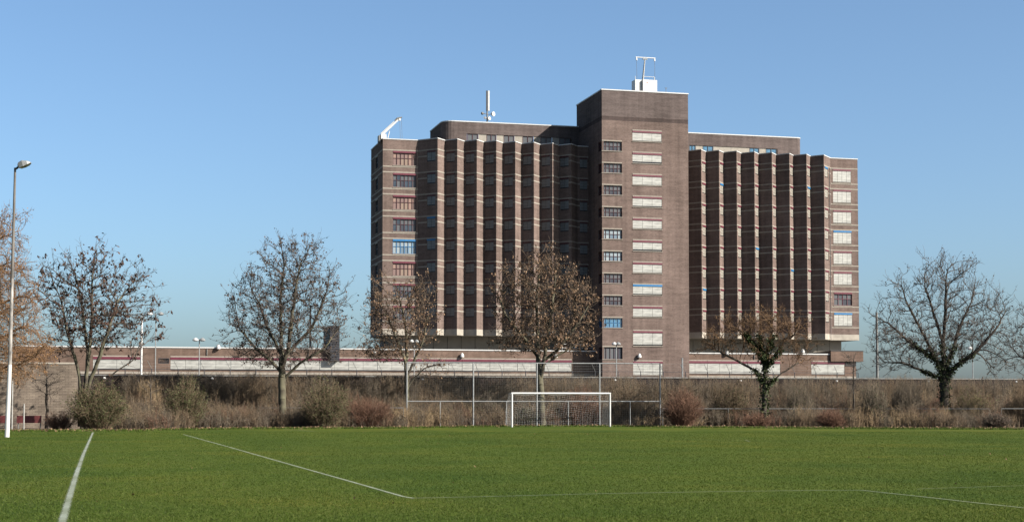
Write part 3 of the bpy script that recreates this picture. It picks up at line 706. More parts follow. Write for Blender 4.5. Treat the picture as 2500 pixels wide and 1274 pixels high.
# window cleaning gondola machine on the tower
VG = 3.0; zg = Z_TOP + 0.22
ug0, ug1 = upx(1549, VG, 200), upx(1601, VG, 200); ugm = upx(1566.5, VG, 200)
gz = lambda py: zpx(py, 1575, VG)
g = empty('roof_gondola', P(ug0, VG, zg), 'white window cleaning machine with T-shaped hoist on the tower roof', 'roof crane')
mb = MB(); c = P((ug0 + ugm) / 2, VG + 0.55); zt = gz(196.5)
mb.box((c.x, c.y, (zg + 0.25 + zt) / 2), (ugm - ug0 - 0.08, 1.5, zt - zg - 0.25), M['white'], TH)
c = P((ugm + ug1) / 2, VG + 0.3); mb.box((c.x, c.y, (zg + 0.3 + zt) / 2 - 0.02), (ug1 - ugm, 1.7, zt - zg - 0.3), M['white'], TH)
mb.build('machine_housing', g)
mb = MB()
c = P((ugm + ug1) / 2, VG - 0.56); mb.box((c.x, c.y, zg + 0.38), (1.0, 0.03, 0.06), M['darkmetal'], TH)
for uu in (ug0 + 0.3, ugm + 0.25, ugm + 0.8, ug1 - 0.35): c = P(uu, VG + 0.2); mb.box((c.x, c.y, zg + 0.13), (0.35, 0.9, 0.26), M['dullgalv'], TH)
mb.build('wheel_base', g)
mb = MB(); um = upx(1577, VG, 204); zc = gz(204)
mb.face([tuple(P(um - 0.17, VG - 0.56, zc + 0.14)), tuple(P(um, VG - 0.56, zc - 0.14)), tuple(P(um + 0.17, VG - 0.56, zc + 0.14)), tuple(P(um, VG - 0.56, zc))], M['red_mark']); mb.build('emblem', g)
mb = MB(); ua, ub = upx(1569.5, VG, 195), upx(1574.5, VG, 146)
mb.tube([P(ua, VG, zt), P((ua + ub) / 2, VG, (zt + gz(146)) / 2), P(ub, VG, gz(144))], [0.14, 0.12, 0.09], M['galv'], 8); mb.build('mast', g)
mb = MB(); uc0, uc1 = upx(1552, VG, 140), upx(1600, VG, 140); zb = gz(141.5)
mb.tube([P(uc0, VG, zb), P(uc1, VG, zb)], 0.07, M['white'], 8); c = P(ub, VG); mb.box((c.x, c.y, zb - 0.2), (0.7, 0.2, 0.16), M['galv'], TH)
for uu in (uc0 + 0.12, uc1 - 0.12): mb.tube([P(uu, VG, zb), P(uu, VG, zb - 0.42)], [0.07, 0.12], M['white'], 8)
mb.build('hoist_beam', g)
for uu in (uc0 + 0.12, uc1 - 0.12):
    mb = MB(); mb.tube([P(uu, VG, zb - 0.4), P(uu + 0.05, VG, zt)], 0.022, M['dullgalv'], 5); mb.build('cable', g)
mb = MB(); zr_ = gz(187.5); ur0, ur1 = ua + 0.1, ug1 - 0.2
mb.tube([P(ur0, VG, zr_), P(ur1, VG, zr_)], 0.035, M['white'], 6); mb.tube([P(ur1, VG, zt), P(ur1, VG, zr_)], 0.05, M['white'], 6); mb.tube([P(ur0, VG, zt), P(ur0, VG, zr_)], 0.035, M['white'], 6); mb.tube([P(ug0 + .15, VG, zt), P(ug0 + .1, VG, zr_)], 0.04, M['white'], 6); mb.build('guard_rail', g)
# tiny aerial
mb = MB(); ue = upx(1626, 1.0, 218); zt2 = zpx(214, 1626, 1.0)
mb.tube([P(ue, 1.0, Z_TOP + 0.1), P(ue, 1.0, zt2)], 0.035, M['dullgalv'], 5); mb.tube([P(ue - 0.18, 1.0, zt2), P(ue, 1.0, zt2 - 0.25), P(ue + 0.18, 1.0, zt2)], 0.025, M['dullgalv'], 5)
mb.single('roof_aerial', P(ue, 1.0, Z_TOP), 'small Y-shaped aerial on the tower roof, right of the white machine', 'aerial')
# crane arm on the left wing
VC = V_BAY + 1.0; zr0 = Z_ROOF + 0.1; kz = lambda py, px: zpx(py, px, VC)
ka = lambda px, py: upx(px, VC, py)
cr = empty('roof_crane', P(ka(935, 340), VC, zr0), 'white slanting window cleaning crane on the left wing roof corner', 'roof crane')
mb = MB(); c = P(ka(935, 336), VC)
zt = kz(329, 935); mb.box((c.x, c.y, (zr0 + zt) / 2), (0.75, 1.2, zt - zr0), M['white'], TH); c2 = P(ka(926, 338), VC); mb.box((c2.x, c2.y, (zr0 + zt) / 2 - 0.3), (0.3, 1.0, 0.9), M['dullgalv'], TH); mb.build('counterweight', cr)
mb = MB(); mb.tube([P(ka(932, 329), VC, kz(329, 932)), P(ka(972, 293), VC, kz(293, 972))], [0.2, 0.13], M['white'], 8); mb.tube([P(ka(930, 327), VC, kz(326, 930)), P(ka(962, 297), VC, kz(297, 962))], 0.05, M['white'], 6)
mb.tube([P(ka(951, 320), VC, kz(320, 951)), P(ka(946, 336), VC, zr0)], 0.06, M['white'], 6); mb.build('boom', cr)
mb = MB(); mb.tube([P(ka(964, 295), VC, kz(295, 964)), P(ka(970, 290), VC, kz(290, 970)), P(ka(981, 287), VC, kz(287, 981))], [0.1, 0.15, 0.1], M['dullgalv'], 8); mb.tube([P(ka(975, 290), VC, kz(290, 975)), P(ka(975, 294), VC, kz(295, 975))], 0.17, M['white'], 8); mb.build('pulley_head', cr)
for px0, px1 in ((976, 977.5), (980, 982)):
    mb = MB(); mb.tube([P(ka(px0, 294), VC, kz(293, px0)), P(ka(px1, 338), VC, zr0)], 0.018, M['dullgalv'], 5); mb.build('cable', cr)
# antenna mast
VM = V_PH + 2.0; kz = lambda py: zpx(py, 1190, VM); ka = lambda px: upx(px, VM, 270)
am = empty('antenna_mast', P(ka(1190), VM, ZPH), 'slim antenna mast with small round dishes on the left roof storey', 'antenna')
mb = MB(); mb.tube([P(ka(1189.3), VM, ZPH - 0.05), P(ka(1189.3), VM, kz(223))], 0.10, M['dullgalv'], 8); mb.build('pole', am)
mb = MB(); c = P(ka(1193), VM - 0.05); z0, z1 = kz(271), kz(222); mb.box((c.x, c.y, (z0 + z1) / 2), (0.2, 0.16, z1 - z0), M['white'], TH); mb.build('panel_antenna', am)
mb = MB(); c = P(ka(1188.2), VM - 0.03); mb.box((c.x, c.y, (z0 + z1) / 2), (0.16, 0.2, z1 - z0), M['darkmetal'], TH); mb.build('panel_antenna', am)
def dish(px, py, r, m, du, dv):
    mb = MB(); c = P(ka(px), VM, kz(py)); d = (P(du, dv) - P(0, 0)).normalized()
    mb.tube([c, c + d * 0.08, c + d * 0.3], [r * 0.5, r, r], m, 14); mb.tube([c, P(ka(1189.5), VM, kz(py) - 0.1)], 0.05, M['dullgalv'], 5); mb.build('dish', am)
dish(1180.5, 278, 0.2, M['dullgalv'], -1, -0.2); dish(1201.5, 278.5, 0.32, M['white'], 0.7, -1); dish(1192, 290, 0.24, M['white'], 0.5, -1); dish(1185, 289, 0.16, M['white'], -0.6, -1)

# ---------------------------------------------------------------- lamps on and by the buildings
def facade_lamp(px, py, v, r, label, kind='bell'):
    u = upx(px, v, py); z = zpx(py, px, v); r *= 0.8; p = P(u, v - 0.3, z)
    o = empty('facade_lamp', p, label, 'lamp', 'white lamps fixed to the low blocks')
    mb = MB(); mb.lathe(p, [(r * 1.0, -r), (r * 0.95, -r * 0.3), (r * 0.7, r * 0.45), (r * 0.3, r * 0.95), (0.03, r)] if kind == 'bell' else [(r * 0.8, -r), (r, -r * 0.8), (r, r * 0.8), (r * 0.8, r)], M['white'], 12); mb.build('lamp_shade', o)
    mb = MB(); mb.tube([p + Vector((0, 0, r * 0.3)), P(u, v, z + r * 0.3)], 0.05, M['dullgalv'], 6); mb.build('bracket', o)
facade_lamp(913.5, 861, V_LOW, 0.24, 'square white lamp on the low block near its left bare tree', 'can')
facade_lamp(1127, 866.5, V_LOW, 0.34, 'white bell lamp on the low block between two brown-leaved trees')
facade_lamp(1356, 869, V_LOW, 0.28, 'white lamp on the low block behind the tallest brown-leaved tree', 'can')
facade_lamp(1559.5, 867.5, 0.0, 0.34, 'white bell lamp on the tower front beside the lowest windows')
facade_lamp(1773, 861.5, V_LOW, 0.32, 'round white lamp on the roof edge left of the ivy tree', 'can')
facade_lamp(1958, 856.5, V_LOW, 0.36, 'white bell lamp on the low roof edge right of the ivy tree')
facade_lamp(532.5, 846, V_LOW, 0.36, 'white bell lamp on the long roof edge left of the round bare tree')
facade_lamp(716, 853.5, V_LOW, 0.3, 'white lamp on the long roof edge behind the round bare tree', 'can')
def twin_lamp(px, py_base, py_top, Y, arms, label, m='galv', r=0.055, head=0.3):
    p = at(px, py_base, Y); zt = at(px, py_top, Y).z; base = Vector((p.x, p.y, 0.0))
    o = empty('yard_lamp', base, label, 'street lamp', 'yard lamps inside the prison wall')
    mb = MB(); mb.tube([base, base + Vector((0, 0, zt))], [r * 1.3, r], M[m], 8); mb.build('pole', o)
    for sx in arms:
        mb = MB(); c = base + Vector((sx, -0.1, zt)); mb.tube([base + Vector((0, 0, zt - 0.06)), c], 0.035, M[m], 5)
        mb.lathe(c + Vector((0, 0, -0.18)), [(head * 0.55, 0), (head * 1.15, 0.08), (head * 1.15, 0.2), (head * 0.6, 0.34), (0.05, 0.4)], M['offwhite'] if sx < 0 else M['galv'], 12); mb.build('lamp_head', o)
twin_lamp(486, 920, 829, 178, (-0.42, 0.36), 'twin-headed yard lamp standing in front of the long low block')
twin_lamp(1011, 918, 833, 190, (-0.3, 0.3), 'twin-headed yard lamp seen through the left brown-leaved tree', head=0.24)
twin_lamp(1505, 920, 839, 185, (-0.25, 0.22), 'yard lamp with twin heads in front of the brick tower', head=0.26)
twin_lamp(379, 918, 766, 180, (-0.7, 0.6), 'tall white yard lamp with spread heads behind the multi-stemmed tree', head=0.3)
twin_lamp(345, 918, 764, 176, (), 'plain white pole behind the right side of the multi-stemmed tree', 'white', 0.1)
twin_lamp(757, 900, 745, 230, (-0.6, 0.9), 'dark lamp post seen through the round bare tree', 'dullgalv', 0.13)
twin_lamp(2142, 925, 762, 176, (), 'grey pole between the right wing and the broad bare tree', 'dullgalv', 0.13)
twin_lamp(2375, 925, 850, 190, (-0.3,), 'short white-headed lamp seen through the broad bare tree', head=0.3)

# ---------------------------------------------------------------- security fence in the yard
Yf = -14.0
sf = empty('security_fence', P(-60, Yf), 'thin dark security fence with slanted top arms behind the brown wall', 'fence')
zt_, za_ = zpx(905, 1250, Yf), zpx(886, 1250, Yf)
fr0, fr1 = upx(240, Yf, 900), upx(2095, Yf, 900); n = 32
for k in range(n + 1):
    u = fr0 + (fr1 - fr0) * k / n; mb = MB(); mb.tube([P(u, Yf, 0), P(u, Yf, zt_)], 0.055, M['darkmetal'], 6)
    mb.tube([P(u, Yf, zt_), P(u - 0.5, Yf - 0.1, za_)], 0.03, M['dullgalv'], 5); mb.build('post', sf)
mb = MB()
for z in (zt_ - 0.02, zt_ - 1.4): mb.tube([P(fr0, Yf, z), P(fr1, Yf, z)], 0.028, M['darkmetal'], 5)
for k in range(3):
    t = (k + 1) / 3; mb.tube([P(fr0 - 0.5 * t, Yf, zt_ + (za_ - zt_) * t), P(fr1 - 0.5 * t, Yf, zt_ + (za_ - zt_) * t)], 0.008, M['dullgalv'], 4)
mb.build('wire', sf)
# bent pipe post beside the tower
mb = MB(); p = at(1666, 925, 180); b0 = Vector((p.x, p.y, 0)); mb.tube([b0, Vector((p.x, p.y, at(1668, 873, 180).z))], 0.09, M['galv'], 6); q = at(1662, 890, 180); mb.tube([Vector((p.x, p.y, at(1666, 900, 180).z)), q], 0.06, M['galv'], 5)
mb.single('camera_post', b0, 'pale post with a short side arm right of the tower base', 'post')

# ---------------------------------------------------------------- brown prison wall and pale wall at the left
WD = 125.0
def wline(px, Dw=WD): t = (px - 1250) / F_PX; y = Dw / (1 - math.tan(TH) * t); return Vector((t * y, y, 0))
Z_WALL = 3.78
wa, wb = wline(186), wline(4200)
pw = empty('perimeter_wall', wa, 'long dark brown brick perimeter wall running behind the bushes', 'wall')
inn = Vector((-ST, CT, 0))
mb = MB(); wall_face(mb, wa, wb, -0.02, Z_WALL, M['brick_wall']); wall_face(mb, wa + inn * 0.5, wa, -0.02, Z_WALL, M['brick_wall']); wall_face(mb, wb + inn * .5, wa + inn * .5, -0.02, Z_WALL, M['brick_wall'])
mb.build('brickwork', pw)
mb = MB(); cap(mb, wa, wb, Z_WALL, 0.09, M['dullgalv'], 0.62, 0.06); mb.build('coping', pw)
def wall_lamp(px, label):
    p = wline(px) - inn * 0.18; p.z = Z_WALL - 0.18
    o = empty('wall_lamp', p, label, 'lamp', 'small lamps along the perimeter wall')
    mb = MB(); mb.lathe(p, [(0.07, -0.07), (0.11, -0.04), (0.11, 0.03), (0.06, 0.08)], M['offwhite'], 10); mb.build('lamp_shade', o)
    mb = MB(); mb.tube([p, p + inn * 0.2], 0.03, M['dullgalv'], 6); mb.build('bracket', o)
for px, lb in ((255, 'small white lamp on the wall behind the multi-stemmed tree'), (518, 'small white lamp on the wall between the two dark green bushes'), (790, 'small white lamp on the wall above the olive bush right of the round bare tree'),
               (1030, 'small white lamp on the wall behind the left goal fence panel'), (1500, 'small white lamp on the wall behind the right goal fence panel'), (1806, 'small white lamp on the wall left of the ivy trunk'),
               (2040, 'small white lamp on the wall right of the ivy tree'), (2264, 'small white lamp on the wall beside the broad bare tree trunk'), (2478, 'small white lamp on the wall near the right picture edge tree')): wall_lamp(px, lb)
pa, pb = wline(-420, 119), wline(188, 119)
pl = empty('pale_wall', pa, 'pale banded block wall at the far left behind the reddish tree', 'wall')
zpw = at(60, 892, 115).z
mb = MB(); wall_face(mb, pa, pb, -0.02, zpw, M['pale_wall']); wall_face(mb, pb, pb + inn * 5, -0.02, zpw, M['pale_wall']); mb.face([(p.x, p.y, zpw - 0.01) for p in (pa, pb, pb + inn * 5, pa + inn * 5)], M['roof']); mb.build('blockwork', pl)
mb = MB(); cap(mb, pa, pb, zpw, 0.12, M['concrete'], 0.5, 0.05); mb.build('coping', pl)
bd = empty('barrier_boards', on_ground(70, 1046), 'two low maroon boards on posts at the far left pitch edge', 'barrier')
Yb = on_ground(70, 1047).y + 1.5
for a, b in ((-20, 15), (41, 101)):
    p, q = at(a, 1023, Yb), at(b, 1023, Yb); mb = MB(); c = (p + q) / 2; mb.box((c.x, c.y, c.z), (q.x - p.x, 0.05, at(60, 1014, Yb).z - at(60, 1032, Yb).z), M['maroon_board']); mb.build('board', bd)
for a in (-10, 12, 44, 98):
    p = at(a, 1032, Yb); mb = MB(); mb.tube([(p.x, p.y + 0.06, -0.02), (p.x, p.y + 0.06, p.z + 0.5)], 0.04, M['dullgalv'], 6); mb.build('post', bd)
for px, lb in ((58, 'thin pale post in front of the maroon board'), (29, 'thin post just right of the white floodlight pole')):
    p = on_ground(px, 1049); mb = MB(); mb.tube([p, p + Vector((0, 0, at(px, 985 if px > 40 else 930, p.y).z))], 0.045, M['oldpost'], 7); mb.single('thin_post', p, lb, 'post')

# ---------------------------------------------------------------- goal
GD = 113.2
gl = at(1250, 1042, GD); gl.z = 0
gdir = Vector((CT, ST, 0)); gin = Vector((-ST, CT, 0)); GW, GH = 7.44, 2.44
goal = empty('football_goal', gl, 'white football goal with sagging net in front of the bushes', 'goal')
for s in (0, 1):
    p = gl + gdir * GW * s; mb = MB(); mb.tube([p, p + Vector((0, 0, GH + 0.06))], 0.065, M['white'], 10); mb.build('goalpost', goal)
mb = MB(); mb.tube([gl + Vector((0, 0, GH)) - gdir * 0.06, gl + gdir * (GW + 0.06) + Vector((0, 0, GH))], 0.065, M['white'], 10); mb.build('crossbar', goal)
def net_pt(a, t):          # a along goal 0..1, t from crossbar (0) over the top and down the back (1)
    prof = [(0, GH), (0.9, GH - 0.06), (1.55, GH - 0.75), (1.9, 0.9), (2.0, 0.05)]
    k = t * 4; i = min(3, int(k)); f = k - i; d = prof[i][0] * (1 - f) + prof[i + 1][0] * f; z = prof[i][1] * (1 - f) + prof[i + 1][1] * f
    sag = 0.16 * math.sin(math.pi * a * 3) ** 2 * math.sin(math.pi * t)
    return gl + gdir * GW * a + gin * (d + sag * 0.5) + Vector((0, 0, max(0.02, z - sag)))
segs0, segs1 = [], []
NA, NT = 40, 20
for i in range(NA + 1):
    for j in range(NT): segs0.append(net_pt(i / NA, j / NT)); segs1.append(net_pt(i / NA, (j + 1) / NT))
for j in range(NT + 1):
    for i in range(NA): segs0.append(net_pt(i / NA, j / NT)); segs1.append(net_pt((i + 1) / NA, j / NT))
for s in (0, 1):
    for k in range(10):
        x = 1.9 * k / 9; zt = GH - 0.05 - max(0, x - 0.9) * 1.2
        segs0.append(gl + gdir * GW * s + gin * x); segs1.append(gl + gdir * GW * s + gin * x + Vector((0, 0, zt)))
    for k in range(11):
        z = 2.2 * k / 10; d = min(1.95, 0.95 + (2.3 - z) / 1.4)
        segs0.append(gl + gdir * GW * s + Vector((0, 0, z))); segs1.append(gl + gdir * GW * s + gin * d + Vector((0, 0, z)))
def tubes(P0, P1, R0, R1, k=3):
    P0, P1 = np.asarray(P0, float), np.asarray(P1, float); n = len(P0); R0 = np.broadcast_to(R0, n); R1 = np.broadcast_to(R1, n)
    d = P1 - P0; d = d / np.maximum(np.linalg.norm(d, axis=1, keepdims=True), 1e-9)
    ref = np.where(np.abs(d[:, 2:3]) < 0.9, np.array([[0, 0, 1.0]]), np.array([[1.0, 0, 0]]))
    a = np.cross(d, ref); a /= np.linalg.norm(a, axis=1, keepdims=True); b = np.cross(d, a)
    ang = np.arange(k) * math.tau / k
    ring = a[:, None, :] * np.cos(ang)[None, :, None] + b[:, None, :] * np.sin(ang)[None, :, None]
    v = np.concatenate([P0[:, None] + ring * R0[:, None, None], P1[:, None] + ring * R1[:, None, None]], axis=1).reshape(-1, 3)
    j = np.arange(k); f = np.stack([j, (j + 1) % k, (j + 1) % k + k, j + k], 1)
    f = (np.arange(n) * 2 * k)[:, None, None] + f[None]
    return v, f.reshape(-1, 4)
def quads(c, size, rng, aspect=0.6, hang=0.0):
    c = np.asarray(c, float); n = len(c); s = size * (0.6 + 0.8 * rng.random(n))
    a = rng.normal(size=(n, 3)); a[:, 2] -= hang * 2; a /= np.linalg.norm(a, axis=1, keepdims=True)
    b = np.cross(a, rng.normal(size=(n, 3))); b /= np.linalg.norm(b, axis=1, keepdims=True)
    a = a * s[:, None]; b = b * (s * aspect)[:, None] * 0.5
    v = np.stack([c, c + a * 0.45 + b, c + a, c + a * 0.5 - b], 1)
    return v.reshape(-1, 3), np.arange(n * 4).reshape(n, 4)
v, f = tubes(segs0, segs1, 0.0032, 0.0032, 3)
me = np_mesh('net', [(v, f, M['net'])], tuple(gl)); link('net', me, goal)
mb = MB()
for s in (0, 1):
    p = gl + gdir * GW * s + Vector((0, 0, GH)); mb.tube([p, p + gin * 0.9 + Vector((0, 0, -0.03))], 0.03, M['offwhite'], 6)
mb.build('net_support', goal)

# ---------------------------------------------------------------- tall ball-stop fence behind the goal and the long low rail
fa = at(993, 1044, 114.6); fb = at(1612, 1042, 117.2)
fa.z = fb.z = 0
fdir = (fb - fa).normalized()
bf = empty('ball_stop_fence', fa, 'tall grey steel ball-stop fence with mesh behind the goal', 'fence')
FH = 4.68
posts = [0, 0.258, 0.508, 0.757, 1.0]
for t in posts:
    p = fa.lerp(fb, t); mb = MB(); mb.tube([p, p + Vector((0, 0, FH))], 0.055, M['galv'], 8); mb.build('tall_post', bf)
for t in (0.129, 0.388, 0.632, 0.879):
    p = fa.lerp(fb, t); mb = MB(); mb.tube([p, p + Vector((0, 0, 1.86))], 0.038, M['galv'], 7); mb.build('short_post', bf)
mb = MB(); mb.tube([fa + Vector((0, 0, FH)), fb + Vector((0, 0, FH))], 0.045, M['galv'], 7); mb.build('top_rail', bf)
mb = MB(); mb.tube([fa + Vector((0, 0, 1.86)), fb + Vector((0, 0, 1.86))], 0.04, M['galv'], 7); mb.build('middle_rail', bf)
A0, A1 = [], []
L = (fb - fa).length; nn = int(L / 0.16)
for k in range(nn):
    p = fa + fdir * (L * k / nn); A0.append(p); A1.append(p + Vector((0, 0, FH)))
for k in range(int(FH / 0.16)):
    z = 0.1 + k * 0.16; A0.append(fa + Vector((0, 0, z))); A1.append(fb + Vector((0, 0, z)))
v, f = tubes(A0, A1, 0.0022, 0.0022, 3)
link('wire_mesh', np_mesh('wire_mesh', [(v, f, M['dullgalv'])], tuple(fa)), bf)
def low_fence(pts, label, zr, m='galv'):
    o = empty('rail_fence', pts[0], label, 'fence', 'low rail fences along the pitch edge'); mb = MB()
    for a, b in zip(pts, pts[1:]): mb.tube([a + Vector((0, 0, zr)), b + Vector((0, 0, zr))], 0.022, M[m], 6)
    mb.build('rail', o)
    for a, b in zip(pts, pts[1:]):
        n = max(1, round((b - a).length / 2.6))
        for k in range(n + 1):
            p = a.lerp(b, k / n); mb = MB(); mb.tube([p, p + Vector((0, 0, zr))], 0.022, M['dullgalv'], 6); mb.build('post', o)
def gp(px, Y): p = at(px, 1000, Y); p.z = 0; return p
low_fence([gp(455, 113), gp(985, 113.5)], 'low steel rail fence left of the goal, half hidden by bushes', 1.39)
low_fence([gp(1618, 116), gp(2100, 115), gp(2415, 113)], 'low steel rail fence right of the goal, up to the gap', 1.32)
low_fence([gp(2445, 112.5), gp(2560, 112.5)], 'last short piece of low rail fence at the right edge', 1.33)

# ---------------------------------------------------------------- floodlight pole
M['oldpaint'] = mat('flaking_white_paint', (0.22, 0.205, 0.19), 0.7, 0.75, 5, stretch=(1, 1, 0.35)); M['oldpole'] = mat('brown_grey_pole', (0.10, 0.09, 0.08), 0.7, 0.35, 3, stretch=(1, 1, 0.3))
fp = on_ground(17, 1066.5)
fl = empty('floodlight_pole', fp, 'tall floodlight pole with white painted foot at the left pitch corner', 'floodlight')
Yp = fp.y
def fpt(px, py): return at(px, py, Yp)
mb = MB(); mb.tube([fp, fpt(20.5, 980), fpt(24, 890)], [0.12, 0.105, 0.095], M['white'], 12)
mb.build('painted_foot', fl)
mb = MB(); mb.tube([fpt(24, 890), fpt(27.5, 760), fpt(29.5, 680)], [0.0945, 0.085, 0.08], M['oldpaint'], 12); mb.tube([fpt(29.5, 680), fpt(33, 560), fpt(37, 410)], [0.08, 0.07, 0.055], M['oldpole'], 12); mb.build('pole', fl)
mb = MB(); mb.tube([fpt(36.5, 413), fpt(41, 411), fpt(47, 406)], [0.06, 0.06, 0.05], M['darkmetal'], 8); mb.build('bracket', fl)
def lamp_head():
    mb = MB(); a, b = fpt(45, 408), fpt(75, 397.5); d = (b - a).normalized(); sd = Vector((0, 1, 0)); up = sd.cross(d) * -1
    if up.z < 0: up = -up
    L = (b - a).length; rings = []
    for t, wv, h0, h1 in ((0, 0.10, -0.05, 0.10), (0.12, 0.2, -0.08, 0.20), (0.45, 0.24, -0.09, 0.24), (0.8, 0.2, -0.06, 0.14), (1.0, 0.12, -0.02, 0.04)):
        c = a + d * (L * t); rings.append([c + sd * (wv * s) + up * h for s, h in ((-1, h0), (1, h0), (1, h1 * 0.7), (0.5, h1), (-0.5, h1), (-1, h1 * 0.7))])
    for i in range(4):
        for j in range(6): mb.face([rings[i][j], rings[i][(j + 1) % 6], rings[i + 1][(j + 1) % 6], rings[i + 1][j]], M['galv'])
    mb.face(rings[0][::-1], M['darkmetal']); mb.face(rings[-1], M['galv']); mb.build('lamp_head', fl)
    mb = MB(); c = [rings[1][0], rings[1][1], rings[3][1], rings[3][0]]; mb.face([p - up * 0.012 for p in c], M['lampglass']); mb.build('lamp_glass', fl)
M['lampglass'] = mat('lamp_glass', (0.5, 0.5, 0.45), 0.15, 0.1, 3)
lamp_head()

# ---------------------------------------------------------------- vegetation
def grow(rng, stems, ells, n_attr, step, kill, inertia=0.5, trop=0.08, infl=99):
    """space colonisation: stems = list of polylines (first point on the ground); ells = crown ellipsoids"""
    pos, par = [], []; main_n = None
    for st in stems:
        prev = -1
        if isinstance(st[0], int):
            zf = CAM_H + (988 - st[0]) / F_PX * pos[0][1]; prev = min(range(main_n), key=lambda i: abs(pos[i][2] - zf))
        pl = [Vector(p) for p in (st[1:] if isinstance(st[0], int) else st)]
        start = Vector(pos[prev]) if prev >= 0 else None
        if start is not None: pl = [start] + pl
        else:
            pos.append(tuple(pl[0])); par.append(-1); prev = len(pos) - 1
        for a, b in zip(pl, pl[1:]):
            n = max(1, round((b - a).length / step))
            for i in range(1, n + 1):
                q = a.lerp(b, i / n); q += Vector(rng.normal(0, 0.03 * step * 2, 3)); pos.append(tuple(q)); par.append(prev); prev = len(pos) - 1
        if main_n is None: main_n = len(pos)
    att = []
    vol = np.array([e[3] * e[4] * e[5] for e in ells]); cnt = (n_attr * vol / vol.sum()).astype(int)
    for e, c in zip(ells, cnt):
        d = rng.normal(size=(c, 3)); d /= np.linalg.norm(d, axis=1, keepdims=True); r = rng.random(c) ** (1 / 2.2)
        att.append(np.array(e[:3]) + d * r[:, None] * np.array(e[3:6]))
    att = np.concatenate(att); att = att[att[:, 2] > 0.4]
    POS = np.array(pos); DIR = np.zeros_like(POS)
    for i, p in enumerate(par):
        if p >= 0: t = POS[i] - POS[p]; DIR[i] = t / max(1e-6, np.linalg.norm(t))
        else: DIR[i] = (0, 0, 1)
    D = np.linalg.norm(att[:, None] - POS[None], axis=2); ni = D.argmin(1); nd = D.min(1)
    parl = list(par)
    for it in range(170):
        ok = nd < infl
        if not ok.any() or len(att) < 3: break
        vec = att - POS[ni]; vec /= np.maximum(np.linalg.norm(vec, axis=1, keepdims=True), 1e-6)
        uniq, inv = np.unique(ni[ok], return_inverse=True); S = np.zeros((len(uniq), 3)); np.add.at(S, inv, vec[ok])
        S /= np.maximum(np.linalg.norm(S, axis=1, keepdims=True), 1e-6)
        S += DIR[uniq] * inertia; S[:, 2] += trop; S += rng.normal(0, 0.075, S.shape); S /= np.linalg.norm(S, axis=1, keepdims=True)
        new = POS[uniq] + S * step
        DN = np.linalg.norm(new[:, None] - POS[None], axis=2).min(1); keep = DN > step * 0.35
        if not keep.any(): break
        new, S, uniq = new[keep], S[keep], uniq[keep]; b0 = len(POS)
        POS = np.concatenate([POS, new]); DIR = np.concatenate([DIR, S]); parl += list(uniq)
        D = np.linalg.norm(att[:, None] - new[None], axis=2); m = D.min(1); am = D.argmin(1) + b0
        better = m < nd; nd = np.where(better, m, nd); ni = np.where(better, am, ni)
        alive = nd > kill; att, nd, ni = att[alive], nd[alive], ni[alive]
    return POS, np.array(parl), DIR
def radii(par, n, r_tip, r_trunk):
    w = np.zeros(n); child = np.bincount(par[par >= 0], minlength=n)
    for i in range(n - 1, -1, -1):
        if child[i] == 0: w[i] = 1
        if par[i] >= 0: w[par[i]] += w[i]
    root = w[par < 0].max(); e = math.log(max(2, root)) / math.log(r_trunk / r_tip)
    return r_tip * w ** (1 / e), child
